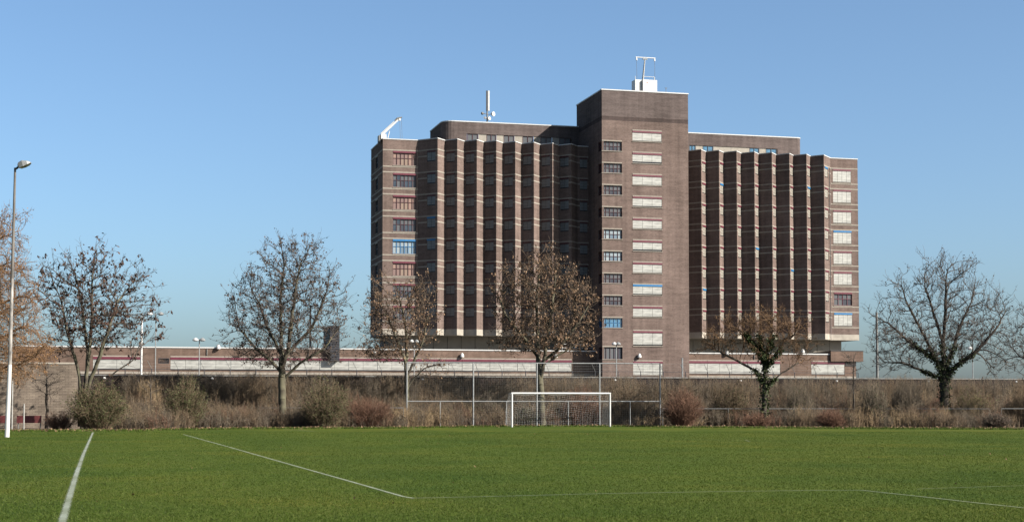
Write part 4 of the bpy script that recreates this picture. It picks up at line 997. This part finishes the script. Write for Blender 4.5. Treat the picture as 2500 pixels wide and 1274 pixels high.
def make_tree(name, label, base, stems, ells, seed, r_trunk, bark_m, twig_m, n_attr=900, step=0.36, kill=0.6, r_tip=0.017, twigs=2.0, twig_len=0.6, twig_up=0.35, twig_r=0.009, spray=0.45, spray_len=1.0,
              leaf_m=None, leaf_n=0.0, leaf=0.12, hang=0.3, inertia=0.85, trop=0.08, ivy=None, ivy_m=None, group='bare trees along the pitch edge', cat='tree', aspect=0.6):
    rng = np.random.default_rng(seed)
    POS, par, DIR = grow(rng, stems, ells, n_attr, step, kill, inertia, trop)
    n = len(POS); rad, child = radii(par, n, r_tip, r_trunk)
    root = empty(name, base, label, cat, group)
    idx = np.where(par >= 0)[0]; p0 = POS[par[idx]]; p1 = POS[idx]; d = p1 - p0
    r0 = np.minimum(rad[par[idx]], rad[idx] * 1.25); r1 = rad[idx]
    big = r0 > 0.05
    pe = p1 + d * 0.06
    flare = np.clip(1.35 - (p0[:, 2]) * 0.5, 1, 1.35); r0 = r0 * np.where(big, flare, 1)
    parts = []
    v, f = tubes(p0[big], pe[big], r0[big], r1[big], 8); parts.append((v, f, bark_m))
    link('trunk', np_mesh('trunk', parts, base), root)
    for p in root.children:
        p.data.polygons.foreach_set('use_smooth', [True] * len(p.data.polygons))
    parts = []
    sm = ~big; v, f = tubes(p0[sm], pe[sm], r0[sm], r1[sm], 4); parts.append((v, f, twig_m))
    # side shoots that fill the crown, then fine twigs on all of them
    thin = idx[(rad[idx] < 0.05)]; so = np.repeat(thin, rng.poisson(spray, len(thin)))
    bs, bd = [POS[par[thin]]], [POS[thin] - POS[par[thin]]]
    if len(so):
        s = POS[so]; t = DIR[so] * 0.6 + rng.normal(0, 0.5, (len(so), 3)); ow = POS[so] - np.array([base[0], base[1], POS[:, 2].max() * 0.45]); t += 0.7 * ow / np.linalg.norm(ow, axis=1, keepdims=True); t[:, 2] += twig_up; L3 = (0.22 + 0.2 * rng.random((len(so), 1))) * spray_len; r3 = 0.014
        for g in range(3):
            t /= np.linalg.norm(t, axis=1, keepdims=True); e = s + t * L3
            v, f = tubes(s, e, r3, r3 * 0.8, 3); parts.append((v, f, twig_m)); bs.append(s); bd.append(e - s); s = e; r3 *= 0.8
            t = t + rng.normal(0, 0.28, t.shape); t[:, 2] += twig_up * 0.4
    BS, BD = np.concatenate(bs), np.concatenate(bd)
    o = np.repeat(np.arange(len(BS)), rng.poisson(twigs, len(BS)))
    if len(o):
        s = BS[o] + BD[o] * rng.random((len(o), 1)); t = rng.normal(0, 0.75, (len(o), 3)) + BD[o] / np.linalg.norm(BD[o], axis=1, keepdims=True) * 0.9; t[:, 2] += twig_up; t /= np.linalg.norm(t, axis=1, keepdims=True)
        ln = twig_len * (0.4 + 0.9 * rng.random((len(o), 1))); m = s + t * ln * 0.5; t2 = t + rng.normal(0, 0.35, t.shape); t2[:, 2] += twig_up * 0.4; t2 /= np.linalg.norm(t2, axis=1, keepdims=True); e = m + t2 * ln * 0.5
        v, f = tubes(s, m, twig_r, twig_r * 0.8, 3); parts.append((v, f, twig_m)); v, f = tubes(m, e, twig_r * 0.8, twig_r * 0.45, 3); parts.append((v, f, twig_m))
        if leaf_m:
            kk = rng.poisson(leaf_n * rng.gamma(0.55, 1 / 0.55, len(o))); q = np.repeat(np.arange(len(o)), kk); u = rng.random((len(q), 1))
            c = m[q] * (1 - u) + e[q] * u + rng.normal(0, 0.05, (len(q), 3)); v, f = quads(c, leaf, rng, aspect, hang); parts.append((v, f, leaf_m))
    link('crown', np_mesh('crown', parts, base), root)
    if ivy:
        zmax, rmin, dens, size, hr = ivy; sel = idx[(POS[idx][:, 2] < zmax) & (rad[idx] > rmin) & (np.hypot(POS[idx][:, 0] - base[0], POS[idx][:, 1] - base[1]) < hr * (0.25 + 0.75 * POS[idx][:, 2] / zmax))]
        if len(sel):
            o = np.repeat(sel, dens); s = POS[o] - (POS[o] - POS[par[o]]) * rng.random((len(o), 1)); q = rng.normal(size=(len(o), 3)); q /= np.linalg.norm(q, axis=1, keepdims=True)
            c = s + q * (rad[o][:, None] + 0.02 + 0.22 * rng.random((len(o), 1)) ** 1.5); v, f = quads(c, size, rng, 0.9, 0.4); link('ivy', np_mesh('ivy', [(v, f, ivy_m)], base), root)
    return root
twig_brown = mat_island('brown_twig', [(0.0724, 0.0527, 0.0385), (0.1108, 0.0832, 0.0596), (0.0513, 0.0395, 0.0316)], 0.9)
twig_grey = mat_island('grey_twig', [(0.0632, 0.0522, 0.0463), (0.1053, 0.0885, 0.0716), (0.0421, 0.0354, 0.0337)], 0.9)
twig_orange = mat_island('orange_twig', [(0.0981, 0.0576, 0.0328), (0.1296, 0.0801, 0.0463), (0.0673, 0.0403, 0.0246)], 0.9)
twig_red = mat_island('red_brown_twig', [(0.0871, 0.0527, 0.0436), (0.1227, 0.0792, 0.0632), (0.0584, 0.0355, 0.0318)], 0.9)
twig_tan = mat_island('tan_stem', [(0.2092, 0.1511, 0.093), (0.2635, 0.1938, 0.124), (0.1472, 0.1046, 0.0659)], 0.9)
brush_brown = mat_island('brown_brush_stem', [(0.1135, 0.08, 0.0521), (0.1737, 0.1263, 0.0806), (0.0804, 0.06, 0.0427)], 0.9)
brush_grey = mat_island('grey_brush_stem', [(0.0918, 0.074, 0.0581), (0.1529, 0.1256, 0.0898), (0.0612, 0.0502, 0.0423)], 0.9)
brush_red = mat_island('red_brush_stem', [(0.1099, 0.0591, 0.0403), (0.155, 0.0889, 0.0584), (0.0738, 0.0398, 0.0294)], 0.9)
brush_tan = mat_island('tan_brush_stem', [(0.2165, 0.1564, 0.0909), (0.2727, 0.2006, 0.1212), (0.1524, 0.1083, 0.0644)], 0.9)
twig_larch = mat_island('russet_twig', [(0.165, 0.095, 0.052), (0.22, 0.13, 0.07), (0.11, 0.064, 0.038)], 0.9)
leaf_larch = mat_island('russet_bud', [(0.20, 0.105, 0.045), (0.26, 0.145, 0.065), (0.14, 0.075, 0.036)], 0.8, 0.15, 0.15)
leaf_seed = mat_island('dark_seed_cluster', [(0.0291, 0.0169, 0.0132), (0.0483, 0.0257, 0.0185), (0.0677, 0.0384, 0.027)], 0.8)
leaf_dark = mat_island('dark_dead_leaf', [(0.05, 0.035, 0.03), (0.085, 0.055, 0.04), (0.035, 0.028, 0.027)], 0.8)
leaf_tan = mat_island('tan_dead_leaf', [(0.18, 0.1135, 0.068), (0.2404, 0.1565, 0.097), (0.1123, 0.0668, 0.0424), (0.0751, 0.0472, 0.0331)], 0.75, 0.15, 0.15)
leaf_bud = mat_island('orange_bud', [(0.1132, 0.0634, 0.0282), (0.1467, 0.0866, 0.0389), (0.0804, 0.0451, 0.0223)], 0.8, 0.15, 0.15)
leaf_ivy = mat_island('ivy_leaf', [(0.0126, 0.0224, 0.0077), (0.028, 0.0434, 0.0126), (0.0525, 0.0665, 0.021), (0.0175, 0.0245, 0.0097)], 0.6, 0.15)
leaf_olive = mat_island('olive_leaf', [(0.0565, 0.0655, 0.0235), (0.0815, 0.0905, 0.0335), (0.0378, 0.0468, 0.0186)], 0.7, 0.2, 0.2)
leaf_green = mat_island('fresh_leaf', [(0.0837, 0.1046, 0.0279), (0.1151, 0.129, 0.0384), (0.0592, 0.0767, 0.0209)], 0.7, 0.2, 0.2)
leaf_rust = mat_island('rust_leaf', [(0.1027, 0.0454, 0.0319), (0.0795, 0.0373, 0.0272), (0.12, 0.0626, 0.0424)], 0.8)

def W(px, py, Y, dy=0.0): p = at(px, py, Y); return (p.x, p.y + dy, p.z)
def E(px, py, Y, rx, rz, ry=None, dy=0.0):
    """crown ellipsoid from its outline: radii given as photo pixels at distance Y"""
    p = at(px, py, Y); s = Y / F_PX; return (p.x, p.y + dy, p.z, rx * s, (ry or rx * 0.9) * s, rz * s)
def G(px, Y): p = at(px, 1000, Y); return (p.x, p.y, -0.05)

# multi-stemmed tree with dark seed clusters
Y = 103.0
b = G(205, Y)
make_tree('seed_tree', 'multi-stemmed bare tree with dark red-brown seed clusters near the left edge', b,
    [[b, W(203, 980, Y), W(196, 930, Y), W(185, 880, Y), W(165, 815, Y), W(150, 740, Y)], [1000, W(207, 930, Y, .3), W(212, 870, Y, .5), W(218, 780, Y, .6), W(225, 700, Y)], [1012, W(222, 930, Y, -.3), W(246, 880, Y, -.6), W(268, 820, Y, -.8), W(290, 740, Y, -.5)],
     [985, W(204, 900, Y, .7), W(203, 850, Y, 1), W(190, 760, Y, 1.2), W(180, 690, Y, 1)], [990, W(240, 945, Y), W(290, 905, Y, -.5), W(330, 880, Y, -.5)]],
    [E(165, 710, Y, 85, 92), E(225, 690, Y, 80, 88), E(300, 735, Y, 82, 92), E(235, 780, Y, 130, 80), E(335, 800, Y, 62, 68), E(165, 830, Y, 62, 60)],
    11, 0.21, M['bark'], twig_grey, 2600, 0.32, 0.46, twigs=1.1, twig_len=0.42, spray=0.5, leaf_m=leaf_seed, leaf_n=1.05, leaf=0.22, hang=0.7, trop=0.14, aspect=0.5)
# round bare tree
Y = 112.0
b = G(690, Y)
make_tree('round_tree', 'large round-crowned bare tree with few dark leaves, left of the prison building', b,
    [[b, W(689, 985, Y), W(689, 930, Y), W(688, 900, Y), W(684, 800, Y, .4), W(682, 720, Y, .6), W(690, 650, Y, .6)], [905, W(704, 860, Y, -.3), W(712, 800, Y, -.5), W(725, 700, Y, -.6), W(735, 640, Y)], [915, W(660, 880, Y), W(620, 845, Y), W(585, 800, Y)], [925, W(735, 885, Y, -.3), W(790, 855, Y, -.5), W(830, 800, Y, -.5)], [870, W(650, 800, Y, .6), W(625, 730, Y, .8)], [880, W(760, 800, Y, .3), W(790, 730, Y, .4)]],
    [E(705, 715, Y, 120, 135), E(690, 790, Y, 145, 95), E(620, 755, Y, 75, 85), E(785, 745, Y, 72, 98), E(690, 850, Y, 135, 52), E(590, 855, Y, 48, 50), E(800, 850, Y, 52, 50), E(735, 640, Y, 62, 58)],
    23, 0.27, M['bark'], twig_grey, 3600, 0.33, 0.47, twigs=1.45, twig_len=0.42, spray=0.55, leaf_m=leaf_dark, leaf_n=1.0, leaf=0.145, hang=0.3, trop=0.14)
# left brown-leaved tree
Y = 118.0
b = G(996, Y)
make_tree('leafy_tree', 'smaller tree with withered tan leaves in front of the left wing', b,
    [[b, W(993, 980, Y), W(993, 920, Y), W(990, 880, Y), W(965, 820, Y, .3), W(940, 760, Y)], [905, W(993, 860, Y, .2), W(990, 790, Y), W(975, 730, Y)], [915, W(1010, 880, Y), W(1030, 840, Y), W(1045, 770, Y)], [950, W(1010, 925, Y), W(1035, 900, Y, -.4)]],
    [E(980, 790, Y, 92, 92), E(930, 770, Y, 48, 78), E(1032, 760, Y, 45, 85), E(930, 725, Y, 38, 52), E(1035, 715, Y, 30, 42), E(960, 850, Y, 88, 42), E(1040, 900, Y, 52, 30)],
    31, 0.18, M['bark'], twig_brown, 2300, 0.32, 0.46, twigs=1.4, twig_len=0.42, spray=0.5, leaf_m=leaf_tan, leaf_n=1.25, leaf=0.145, hang=0.8, trop=0.12)
# tallest brown-leaved tree behind the goal
Y = 118.5
b = G(1325, Y)
make_tree('leafy_tree', 'biggest tree with withered tan leaves, twin stem behind the goal', b,
    [[b, W(1322, 990, Y), W(1320, 940, Y), W(1314, 880, Y, .2), W(1312, 800, Y, .4), W(1310, 720, Y, .4), W(1318, 660, Y)], [935, W(1328, 880, Y, -.3), W(1338, 810, Y, -.4), W(1350, 740, Y, -.3), W(1356, 670, Y)], [890, W(1365, 850, Y, -.5), W(1410, 790, Y, -.5), W(1440, 740, Y, -.4)], [870, W(1275, 820, Y), W(1235, 770, Y), W(1215, 720, Y)], [900, W(1350, 875, Y), W(1400, 845, Y)]],
    [E(1325, 740, Y, 105, 125), E(1330, 660, Y, 52, 58), E(1400, 760, Y, 68, 82), E(1235, 720, Y, 52, 66), E(1400, 715, Y, 52, 56), E(1255, 790, Y, 62, 58), E(1330, 830, Y, 118, 46), E(1425, 830, Y, 42, 38)],
    47, 0.25, M['bark'], twig_brown, 3300, 0.33, 0.47, twigs=1.5, twig_len=0.45, spray=0.5, leaf_m=leaf_tan, leaf_n=1.6, leaf=0.15, hang=0.9, trop=0.14)
# ivy tree with orange buds
Y = 115.0
b = G(1865, Y)
make_tree('ivy_tree', 'spreading tree with orange-brown buds and thick dark ivy on its trunk', b,
    [[b, W(1866, 970, Y), W(1868, 930, Y), W(1870, 880, Y), W(1880, 830, Y), W(1885, 790, Y)], [935, W(1845, 905, Y), W(1790, 875, Y), W(1740, 850, Y)], [945, W(1900, 915, Y, -.4), W(1940, 890, Y, -.4), W(1965, 878, Y)], [905, W(1850, 850, Y, .4), W(1815, 810, Y, .4)], [905, W(1905, 850, Y, -.3), W(1940, 815, Y, -.3)], [890, W(1850, 800, Y, .5)]],
    [E(1865, 800, Y, 112, 32), E(1790, 830, Y, 85, 32), E(1930, 838, Y, 68, 32), E(1875, 850, Y, 66, 46), E(1745, 850, Y, 52, 18), E(1955, 880, Y, 36, 20), E(1865, 785, Y, 60, 26)],
    59, 0.19, M['bark_dark'], twig_orange, 2200, 0.3, 0.44, twigs=1.5, twig_len=0.42, twig_up=0.05, spray=0.5, leaf_m=leaf_bud, leaf_n=0.9, leaf=0.10, hang=0.0, trop=0.0, ivy=(6.8, 0.022, 70, 0.13, 1.5), ivy_m=leaf_ivy)
# broad bare tree at the right
Y = 117.0
b = G(2306, Y)
make_tree('broad_tree', 'broad bare tree with ivy at the fork, right of the prison building', b,
    [[b, W(2306, 990, Y), W(2305, 945, Y), W(2305, 915, Y), W(2304, 840, Y, .2), W(2308, 760, Y), W(2310, 690, Y)], [925, W(2285, 880, Y), W(2262, 830, Y), W(2235, 780, Y), W(2210, 730, Y), W(2200, 690, Y)], [930, W(2250, 905, Y, -.3), W(2200, 885, Y, -.3), W(2160, 885, Y)], [925, W(2335, 890, Y, -.3), W(2385, 855, Y, -.4), W(2430, 800, Y, -.4), W(2455, 760, Y)], [915, W(2325, 870, Y, .4), W(2345, 800, Y, .5), W(2375, 740, Y, .5)], [845, W(2285, 770, Y, .4), W(2262, 700, Y, .4)], [890, W(2230, 840, Y, .2), W(2170, 790, Y), W(2130, 770, Y)]],
    [E(2315, 735, Y, 95, 100), E(2215, 735, Y, 62, 70), E(2395, 765, Y, 72, 80), E(2300, 830, Y, 160, 58), E(2265, 665, Y, 40, 30), E(2350, 655, Y, 38, 32), E(2150, 760, Y, 30, 40), E(2455, 765, Y, 28, 38), E(2170, 820, Y, 58, 66), E(2440, 830, Y, 50, 62), E(2300, 670, Y, 66, 44), E(2200, 880, Y, 75, 32), E(2420, 890, Y, 55, 28)],
    67, 0.33, M['bark_dark'], twig_grey, 3600, 0.34, 0.5, twigs=1.1, twig_len=0.42, spray=0.75, leaf_m=leaf_dark, leaf_n=0.5, leaf=0.12, hang=0.3, trop=0.1, ivy=(6.4, 0.07, 60, 0.14, 2.6), ivy_m=leaf_ivy)
# tree cut by the right picture edge
Y = 112.0
b = G(2590, Y)
make_tree('broad_tree', 'bare tree at the right edge with only its left twigs showing', b,
    [[b, W(2590, 960, Y), W(2590, 900, Y), W(2585, 820, Y), W(2590, 740, Y)], [935, W(2540, 890, Y), W(2490, 870, Y)], [880, W(2545, 820, Y), W(2510, 780, Y)]],
    [E(2580, 800, Y, 110, 85), E(2520, 860, Y, 75, 70), E(2500, 790, Y, 30, 45)],
    71, 0.26, M['bark_dark'], twig_grey, 1800, 0.34, 0.5, twigs=1.1, twig_len=0.42, spray=0.7, leaf_m=leaf_dark, leaf_n=0.4, leaf=0.11, hang=0.3)
# reddish tree cut by the left edge, behind the floodlight pole
Y = 92.0
b = G(-70, Y)
make_tree('reddish_tree', 'big tree with dense orange-brown twigs at the left edge behind the floodlight', b,
    [[b, W(-70, 960, Y), W(-68, 880, Y), W(-66, 780, Y), W(-64, 680, Y), W(-62, 590, Y), W(-60, 540, Y)], [935, W(-20, 905, Y, -.5), W(60, 890, Y, -.8)], [880, W(0, 830, Y, -.4), W(60, 800, Y, -.6)], [790, W(-10, 740, Y, .4), W(50, 720, Y, .5)], [700, W(-20, 660, Y), W(25, 640, Y)], [640, W(-20, 590, Y), W(30, 570, Y)], [880, W(-120, 820, Y)], [760, W(-120, 700, Y)]],
    [E(-40, 850, Y, 160, 85), E(-40, 770, Y, 135, 90), E(-40, 690, Y, 120, 85), E(-50, 610, Y, 92, 75), E(30, 850, Y, 88, 85), E(0, 570, Y, 58, 45), E(20, 760, Y, 78, 80)],
    83, 0.28, M['bark_red'], twig_larch, 3000, 0.32, 0.45, twigs=2.6, twig_len=0.5, twig_up=-0.05, spray=0.9, leaf_m=leaf_larch, leaf_n=0.9, leaf=0.09, hang=0.5, trop=-0.02)
# slender saplings
for px, Y, top, seed, lab, side in ((114, 106, 895, 5, 'small bare sapling in front of the pale wall', 40), (2084, 116, 850, 6, 'slender bare sapling in front of the low block corner', 26), (757, 120, 905, 8, 'thin sapling behind the olive bush', 18), (368, 110, 905, 9, 'thin bare sapling among the dry reeds', 26)):
    b = G(px, Y); z = (top + 1040) / 2
    make_tree('sapling', lab, b, [[b, W(px + 1, 1000, Y), W(px, z, Y), W(px, top + 20, Y)]], [E(px, (top + 985) / 2, Y, side, (985 - top) / 2 + 5)], seed, 0.07 if seed != 5 else 0.1, M['bark_dark'], twig_grey, 150, 0.3, 0.45, r_tip=0.011, twigs=1.2, twig_len=0.4, leaf_m=leaf_dark, leaf_n=0.3, leaf=0.1, trop=0.15, group='thin saplings in front of the wall')

# ---------------------------------------------------------------- bushes, brush heaps, undergrowth
def bush_parts(rng, c, h, w, d, n, twn, stem_m, leaf_m=None, leaf_n=0, leaf=0.07, lean=0.5, r=0.014, upright=0.0, leaf_hang=0.1, z0=0.0, dome=True):
    """stems fan out of a common foot; every stem bends, forks into twigs and may carry leaves"""
    c = np.asarray(c, float); a = rng.random(n) * math.tau; q = np.sqrt(rng.random(n))
    foot = np.stack([np.cos(a) * q * w * 0.42, np.sin(a) * q * d * 0.42, np.full(n, z0)], 1) * (1 if upright else np.array([0.45, 0.45, 1]))
    tipr = q * (1.0 - upright * 0.45); 
    hh = h * (np.sqrt(np.maximum(0.05, 1 - (q * 0.88) ** 2)) if dome else 1) * (0.55 + 0.5 * rng.random(n))
    tip = np.stack([np.cos(a) * tipr * w * 0.5, np.sin(a) * tipr * d * 0.5, hh + z0], 1) + rng.normal(0, 0.12 * lean, (n, 3))
    mid = foot * 0.55 + tip * 0.45 + np.stack([np.zeros(n), np.zeros(n), hh * 0.12], 1) + rng.normal(0, 0.1 * lean, (n, 3))
    foot, mid, tip = foot + c, mid + c, tip + c; parts = []
    v, f = tubes(foot, mid, r, r * 0.75, 3); parts.append((v, f, stem_m)); v, f = tubes(mid, tip, r * 0.75, r * 0.4, 3); parts.append((v, f, stem_m))
    o = rng.integers(0, n, int(n * twn)); t = rng.random((len(o), 1)) ; lo_ = t < 0.35
    s = np.where(lo_, foot[o] + (mid[o] - foot[o]) * (0.3 + 2 * t), mid[o] + (tip[o] - mid[o]) * np.clip((t - 0.35) / 0.65, 0, 1))
    dv = (tip[o] - foot[o]); dv /= np.linalg.norm(dv, axis=1, keepdims=True); dv = dv * 0.6 + rng.normal(0, 0.55, dv.shape); dv[:, 2] += 0.15; dv /= np.linalg.norm(dv, axis=1, keepdims=True)
    e = s + dv * (0.14 + 0.24 * rng.random((len(o), 1))) * min(1.6, h)
    e[:, 2] = np.maximum(e[:, 2], 0.03)
    v, f = tubes(s, e, r * 0.5, r * 0.3, 3); parts.append((v, f, stem_m))
    if leaf_m and leaf_n:
        k = rng.integers(0, len(o), int(leaf_n)); u = rng.random((len(k), 1)); cc = s[k] * (1 - u) + e[k] * u + rng.normal(0, 0.06, (len(k), 3)); cc[:, 2] = np.maximum(cc[:, 2], 0.04)
        v, f = quads(cc, leaf, rng, 0.6, leaf_hang); parts.append((v, f, leaf_m))
    return parts
def bush(name, label, px0, px1, py_top, Y, seed, stem_m, leaf_m=None, leaf_n=0, n=70, twn=9, leaf=0.08, cat='bush', group='bushes along the pitch edge', upright=0.0, py_base=None, r=0.014, lean=0.6, dome=True):
    s = Y / F_PX; px = (px0 + px1) / 2; p = at(px, 1000, Y); z = at(px, py_top, Y).z; w_ = (px1 - px0) * s
    rng = np.random.default_rng(seed); base = (p.x, p.y, 0.0); n = int(n * 2.2); leaf_n = int(leaf_n * 2.4)
    parts = bush_parts(rng, base, z, w_, min(w_, 3.0), n, twn, stem_m, leaf_m, leaf_n, leaf, lean, r, upright, dome=dome)
    st = [q for q in parts if q[2] is stem_m]; lf = [q for q in parts if q[2] is not stem_m]
    root = empty(name, base, label, cat, group)
    link('stems', np_mesh('stems', st, base), root)
    if lf: link('foliage', np_mesh('foliage', lf, base), root)
bush('green_bush', 'wide olive green bush at the foot of the multi-stemmed tree', 158, 318, 928, 99.5, 1, brush_brown, leaf_olive, 5200, 150, 10)
bush('bramble', 'low dark bramble in front of the pale wall', 105, 190, 1006, 101, 2, brush_red, leaf_dark, 300, 60, 9)
bush('reed_clump', 'tall tan dry reeds right of the olive green bush', 318, 410, 930, 113, 3, brush_tan, None, 0, 170, 2, upright=0.9, r=0.013, lean=0.3, dome=False, cat='reeds')
bush('brush_heap', 'pale straw-coloured brush heap under the tan reeds', 328, 402, 1010, 104.5, 4, brush_tan, leaf_tan, 250, 90, 6, cat='brush heap')
bush('green_bush', 'dark green upright bush left of the thin wall lamp', 398, 506, 914, 107, 5, brush_brown, leaf_olive, 4600, 120, 10)
bush('bare_bush', 'tall bare brown bush left of the round tree trunk', 540, 668, 898, 114, 6, brush_brown, None, 0, 110, 13, upright=0.5)
bush('green_bush', 'olive bush right of the round tree trunk', 732, 858, 918, 109, 7, brush_brown, leaf_olive, 3600, 120, 11)
bush('bramble', 'reddish tangled bramble left of the goal fence', 826, 968, 968, 112, 8, brush_red, leaf_rust, 160, 150, 14)
bush('bare_bush', 'bare brown bush behind the left goal fence panels', 1000, 1130, 945, 119.5, 9, brush_brown, None, 0, 120, 12, upright=0.4)
bush('bare_bush', 'bare grey bush just left of the goal', 1120, 1245, 955, 120, 10, brush_grey, leaf_olive, 200, 120, 12, upright=0.4)
bush('green_bush', 'low dark green bush seen through the goal net', 1225, 1330, 995, 119.5, 11, brush_grey, leaf_ivy, 900, 90, 10)
bush('bare_bush', 'brown bush behind the right half of the goal', 1360, 1480, 940, 120.5, 12, brush_red, leaf_tan, 200, 130, 13, upright=0.4)
bush('bare_bush', 'bare brown bush right of the goal', 1480, 1610, 930, 120.5, 13, brush_brown, leaf_olive, 300, 130, 13, upright=0.4)
bush('bare_bush', 'russet bush just right of the tall goal fence', 1612, 1720, 945, 113.5, 14, brush_red, leaf_rust, 200, 140, 13)
bush('brush_heap', 'heap of pale cut sticks right of the tall goal fence', 1655, 1735, 1004, 114.5, 15, brush_tan, None, 0, 16, 4, cat='brush heap')
bush('green_bush', 'yellow-olive bush left of the ivy trunk', 1735, 1835, 930, 118, 16, brush_brown, leaf_olive, 1500, 130, 12)
bush('brush_heap', 'red-brown brush heap at the foot of the ivy tree', 1808, 1888, 1008, 112, 17, brush_red, leaf_tan, 260, 110, 8, cat='brush heap')
bush('bare_bush', 'tall bush of pale grey stems right of the ivy trunk', 1905, 2000, 935, 117, 18, brush_grey, leaf_olive, 350, 120, 12, upright=0.6)
bush('brush_heap', 'rust-red brush heap in front of the pale grey stems', 1992, 2064, 1000, 111.5, 19, brush_red, leaf_rust, 260, 110, 9, cat='brush heap')
bush('green_bush', 'dark olive bush below the right end of the low block', 2098, 2170, 935, 114, 20, brush_grey, leaf_ivy, 700, 110, 12)
bush('bare_bush', 'twiggy grey bush left of the broad tree trunk', 2165, 2262, 915, 115, 21, brush_grey, None, 0, 130, 13, upright=0.4)
bush('rust_bush', 'small rust-red bush at the broad tree trunk', 2268, 2330, 962, 119, 22, brush_red, leaf_rust, 900, 80, 9)
bush('green_bush', 'light green bush right of the broad tree trunk', 2325, 2430, 945, 117.5, 23, brush_brown, leaf_green, 1700, 110, 10)
bush('bramble', 'low dark mound of bramble near the right edge', 2396, 2466, 1010, 107, 24, brush_grey, leaf_dark, 1500, 110, 10)
bush('bare_bush', 'bare brown bush at the right edge below the cut tree', 2440, 2570, 940, 114, 25, brush_brown, None, 0, 130, 12, upright=0.4)
def undergrowth():
    rng = np.random.default_rng(77); parts = []
    mats = [brush_brown, brush_grey, brush_grey, brush_brown, brush_grey, brush_grey, brush_brown, brush_tan, brush_red]
    for k in range(1700):
        px = rng.uniform(290, 2900); Y = rng.uniform(0, 1); t = (px - 1250) / F_PX
        y0 = edge_y(t * 112) + 2.6; y1 = WD / (1 - math.tan(TH) * t) - 0.8; y = y0 + (y1 - y0) * (0.15 + 0.85 * Y); x = t * y
        h = rng.uniform(0.7, 1.5) + 2.5 * Y * rng.random() ** 0.35; sm = mats[rng.integers(0, len(mats))]
        lf = [None, None, leaf_dark, leaf_tan, leaf_olive][rng.integers(0, 5)]
        parts += bush_parts(rng, (x, y, 0), h, rng.uniform(1.6, 3.2), 1.6, 28, 10, sm, lf, 60 if lf else 0, 0.07, 0.7, 0.012, 0.4)
    for k in range(1420):                                   # tall shoots right before the wall
        px = rng.uniform(300, 2900); t = (px - 1250) / F_PX; y = WD / (1 - math.tan(TH) * t) - 0.5 - 3.2 * rng.random(); x = t * y
        sm = [brush_brown, brush_grey, brush_grey, brush_grey, brush_brown][rng.integers(0, 5)]; h = rng.uniform(2.6, 3.9)
        parts += bush_parts(rng, (x, y, 0), h, rng.uniform(1.2, 2.4), 1.2, 26, 11, sm, leaf_dark if rng.random() < 0.3 else None, 40, 0.07, 0.8, 0.012, 0.75, dome=False)
    # merge by material
    by = {}
    for v, f, m in parts: by.setdefault((m, f.shape[1]), []).append((v, f))
    out = []
    for (m, k), ls in by.items():
        off = 0; vs = []; fs = []
        for v, f in ls: vs.append(v); fs.append(f + off); off += len(v)
        out.append((np.concatenate(vs), np.concatenate(fs), m))
    o = link('undergrowth', np_mesh('undergrowth', out)); tag(o, 'brown leafless undergrowth filling the strip before the perimeter wall', 'undergrowth', kind='stuff')
undergrowth()
def litter():
    rng = np.random.default_rng(9); N = 9000; px = rng.uniform(-60, 2560, N); t = (px - 1250) / F_PX
    ey = np.array([edge_y(q * 108) for q in t]); y = ey + rng.normal(0.5, 0.7, N); c = np.stack([t * y, y, np.full(N, 0.02) + rng.random(N) * 0.05], 1)
    v, f = quads(c, 0.12, rng, 0.7); o = link('leaf_litter', np_mesh('leaf_litter', [(v, f, leaf_tan)])); tag(o, 'dead leaves and bark along the pitch edge', 'leaf litter', kind='stuff')
    # a few leaves blown onto the pitch
    N = 90; y = 22 + 75 * rng.random(N); x = (rng.random(N) * 2 - 1) * y * 0.34; v, f = quads(np.stack([x, y, np.full(N, 0.02)], 1), 0.05, rng, 0.7); o = link('fallen_leaves', np_mesh('fallen_leaves', [(v, f, leaf_tan)])); tag(o, 'scattered dead leaves blown onto the grass', 'leaf litter', kind='stuff')
    # rough grass fringe
    N = 26000; px = rng.uniform(-60, 2560, N); t = (px - 1250) / F_PX; ey = np.array([edge_y(q * 108) for q in t]); y = ey + rng.normal(-0.2, 0.6, N); x = t * y
    a = rng.random(N) * math.tau; wd = 0.02; h = 0.05 + 0.12 * rng.random(N); v = np.zeros((N, 3, 3)); v[:, 0, 0] = x - np.cos(a) * wd; v[:, 0, 1] = y - np.sin(a) * wd; v[:, 1, 0] = x + np.cos(a) * wd; v[:, 1, 1] = y + np.sin(a) * wd
    v[:, 2, 0] = x + rng.normal(0, .04, N); v[:, 2, 1] = y; v[:, 2, 2] = h
    o = link('rough_grass', np_mesh('rough_grass', [(v.reshape(-1, 3), np.arange(N * 3).reshape(N, 3), bpy.data.materials['grass_blade'])])); tag(o, 'longer grass fringe where the pitch meets the bushes', 'grass', kind='stuff')
litter()

def balance(k, k_brush):
    """scale every surface's base colour once, so that sunlit tones sit right at this exposure"""
    for m in bpy.data.materials:
        n, l = m.node_tree.nodes, m.node_tree.links
        f = k_brush if ('brush' in m.name or 'leaf' in m.name or 'twig' in m.name or 'bud' in m.name) else k
        for nd in [q for q in n if q.type in ('BSDF_PRINCIPLED', 'BSDF_TRANSLUCENT')]:
            s = nd.inputs[0]
            if not s.is_linked: continue
            src = s.links[0].from_socket
            mx = n.new('ShaderNodeMix'); mx.data_type = 'RGBA'; mx.blend_type = 'MULTIPLY'; mx.inputs['Factor'].default_value = 1; mx.inputs['B'].default_value = (f, f, f, 1)
            l.new(src, mx.inputs['A']); l.new(mx.outputs['Result'], s)
balance(0.74, 0.68)
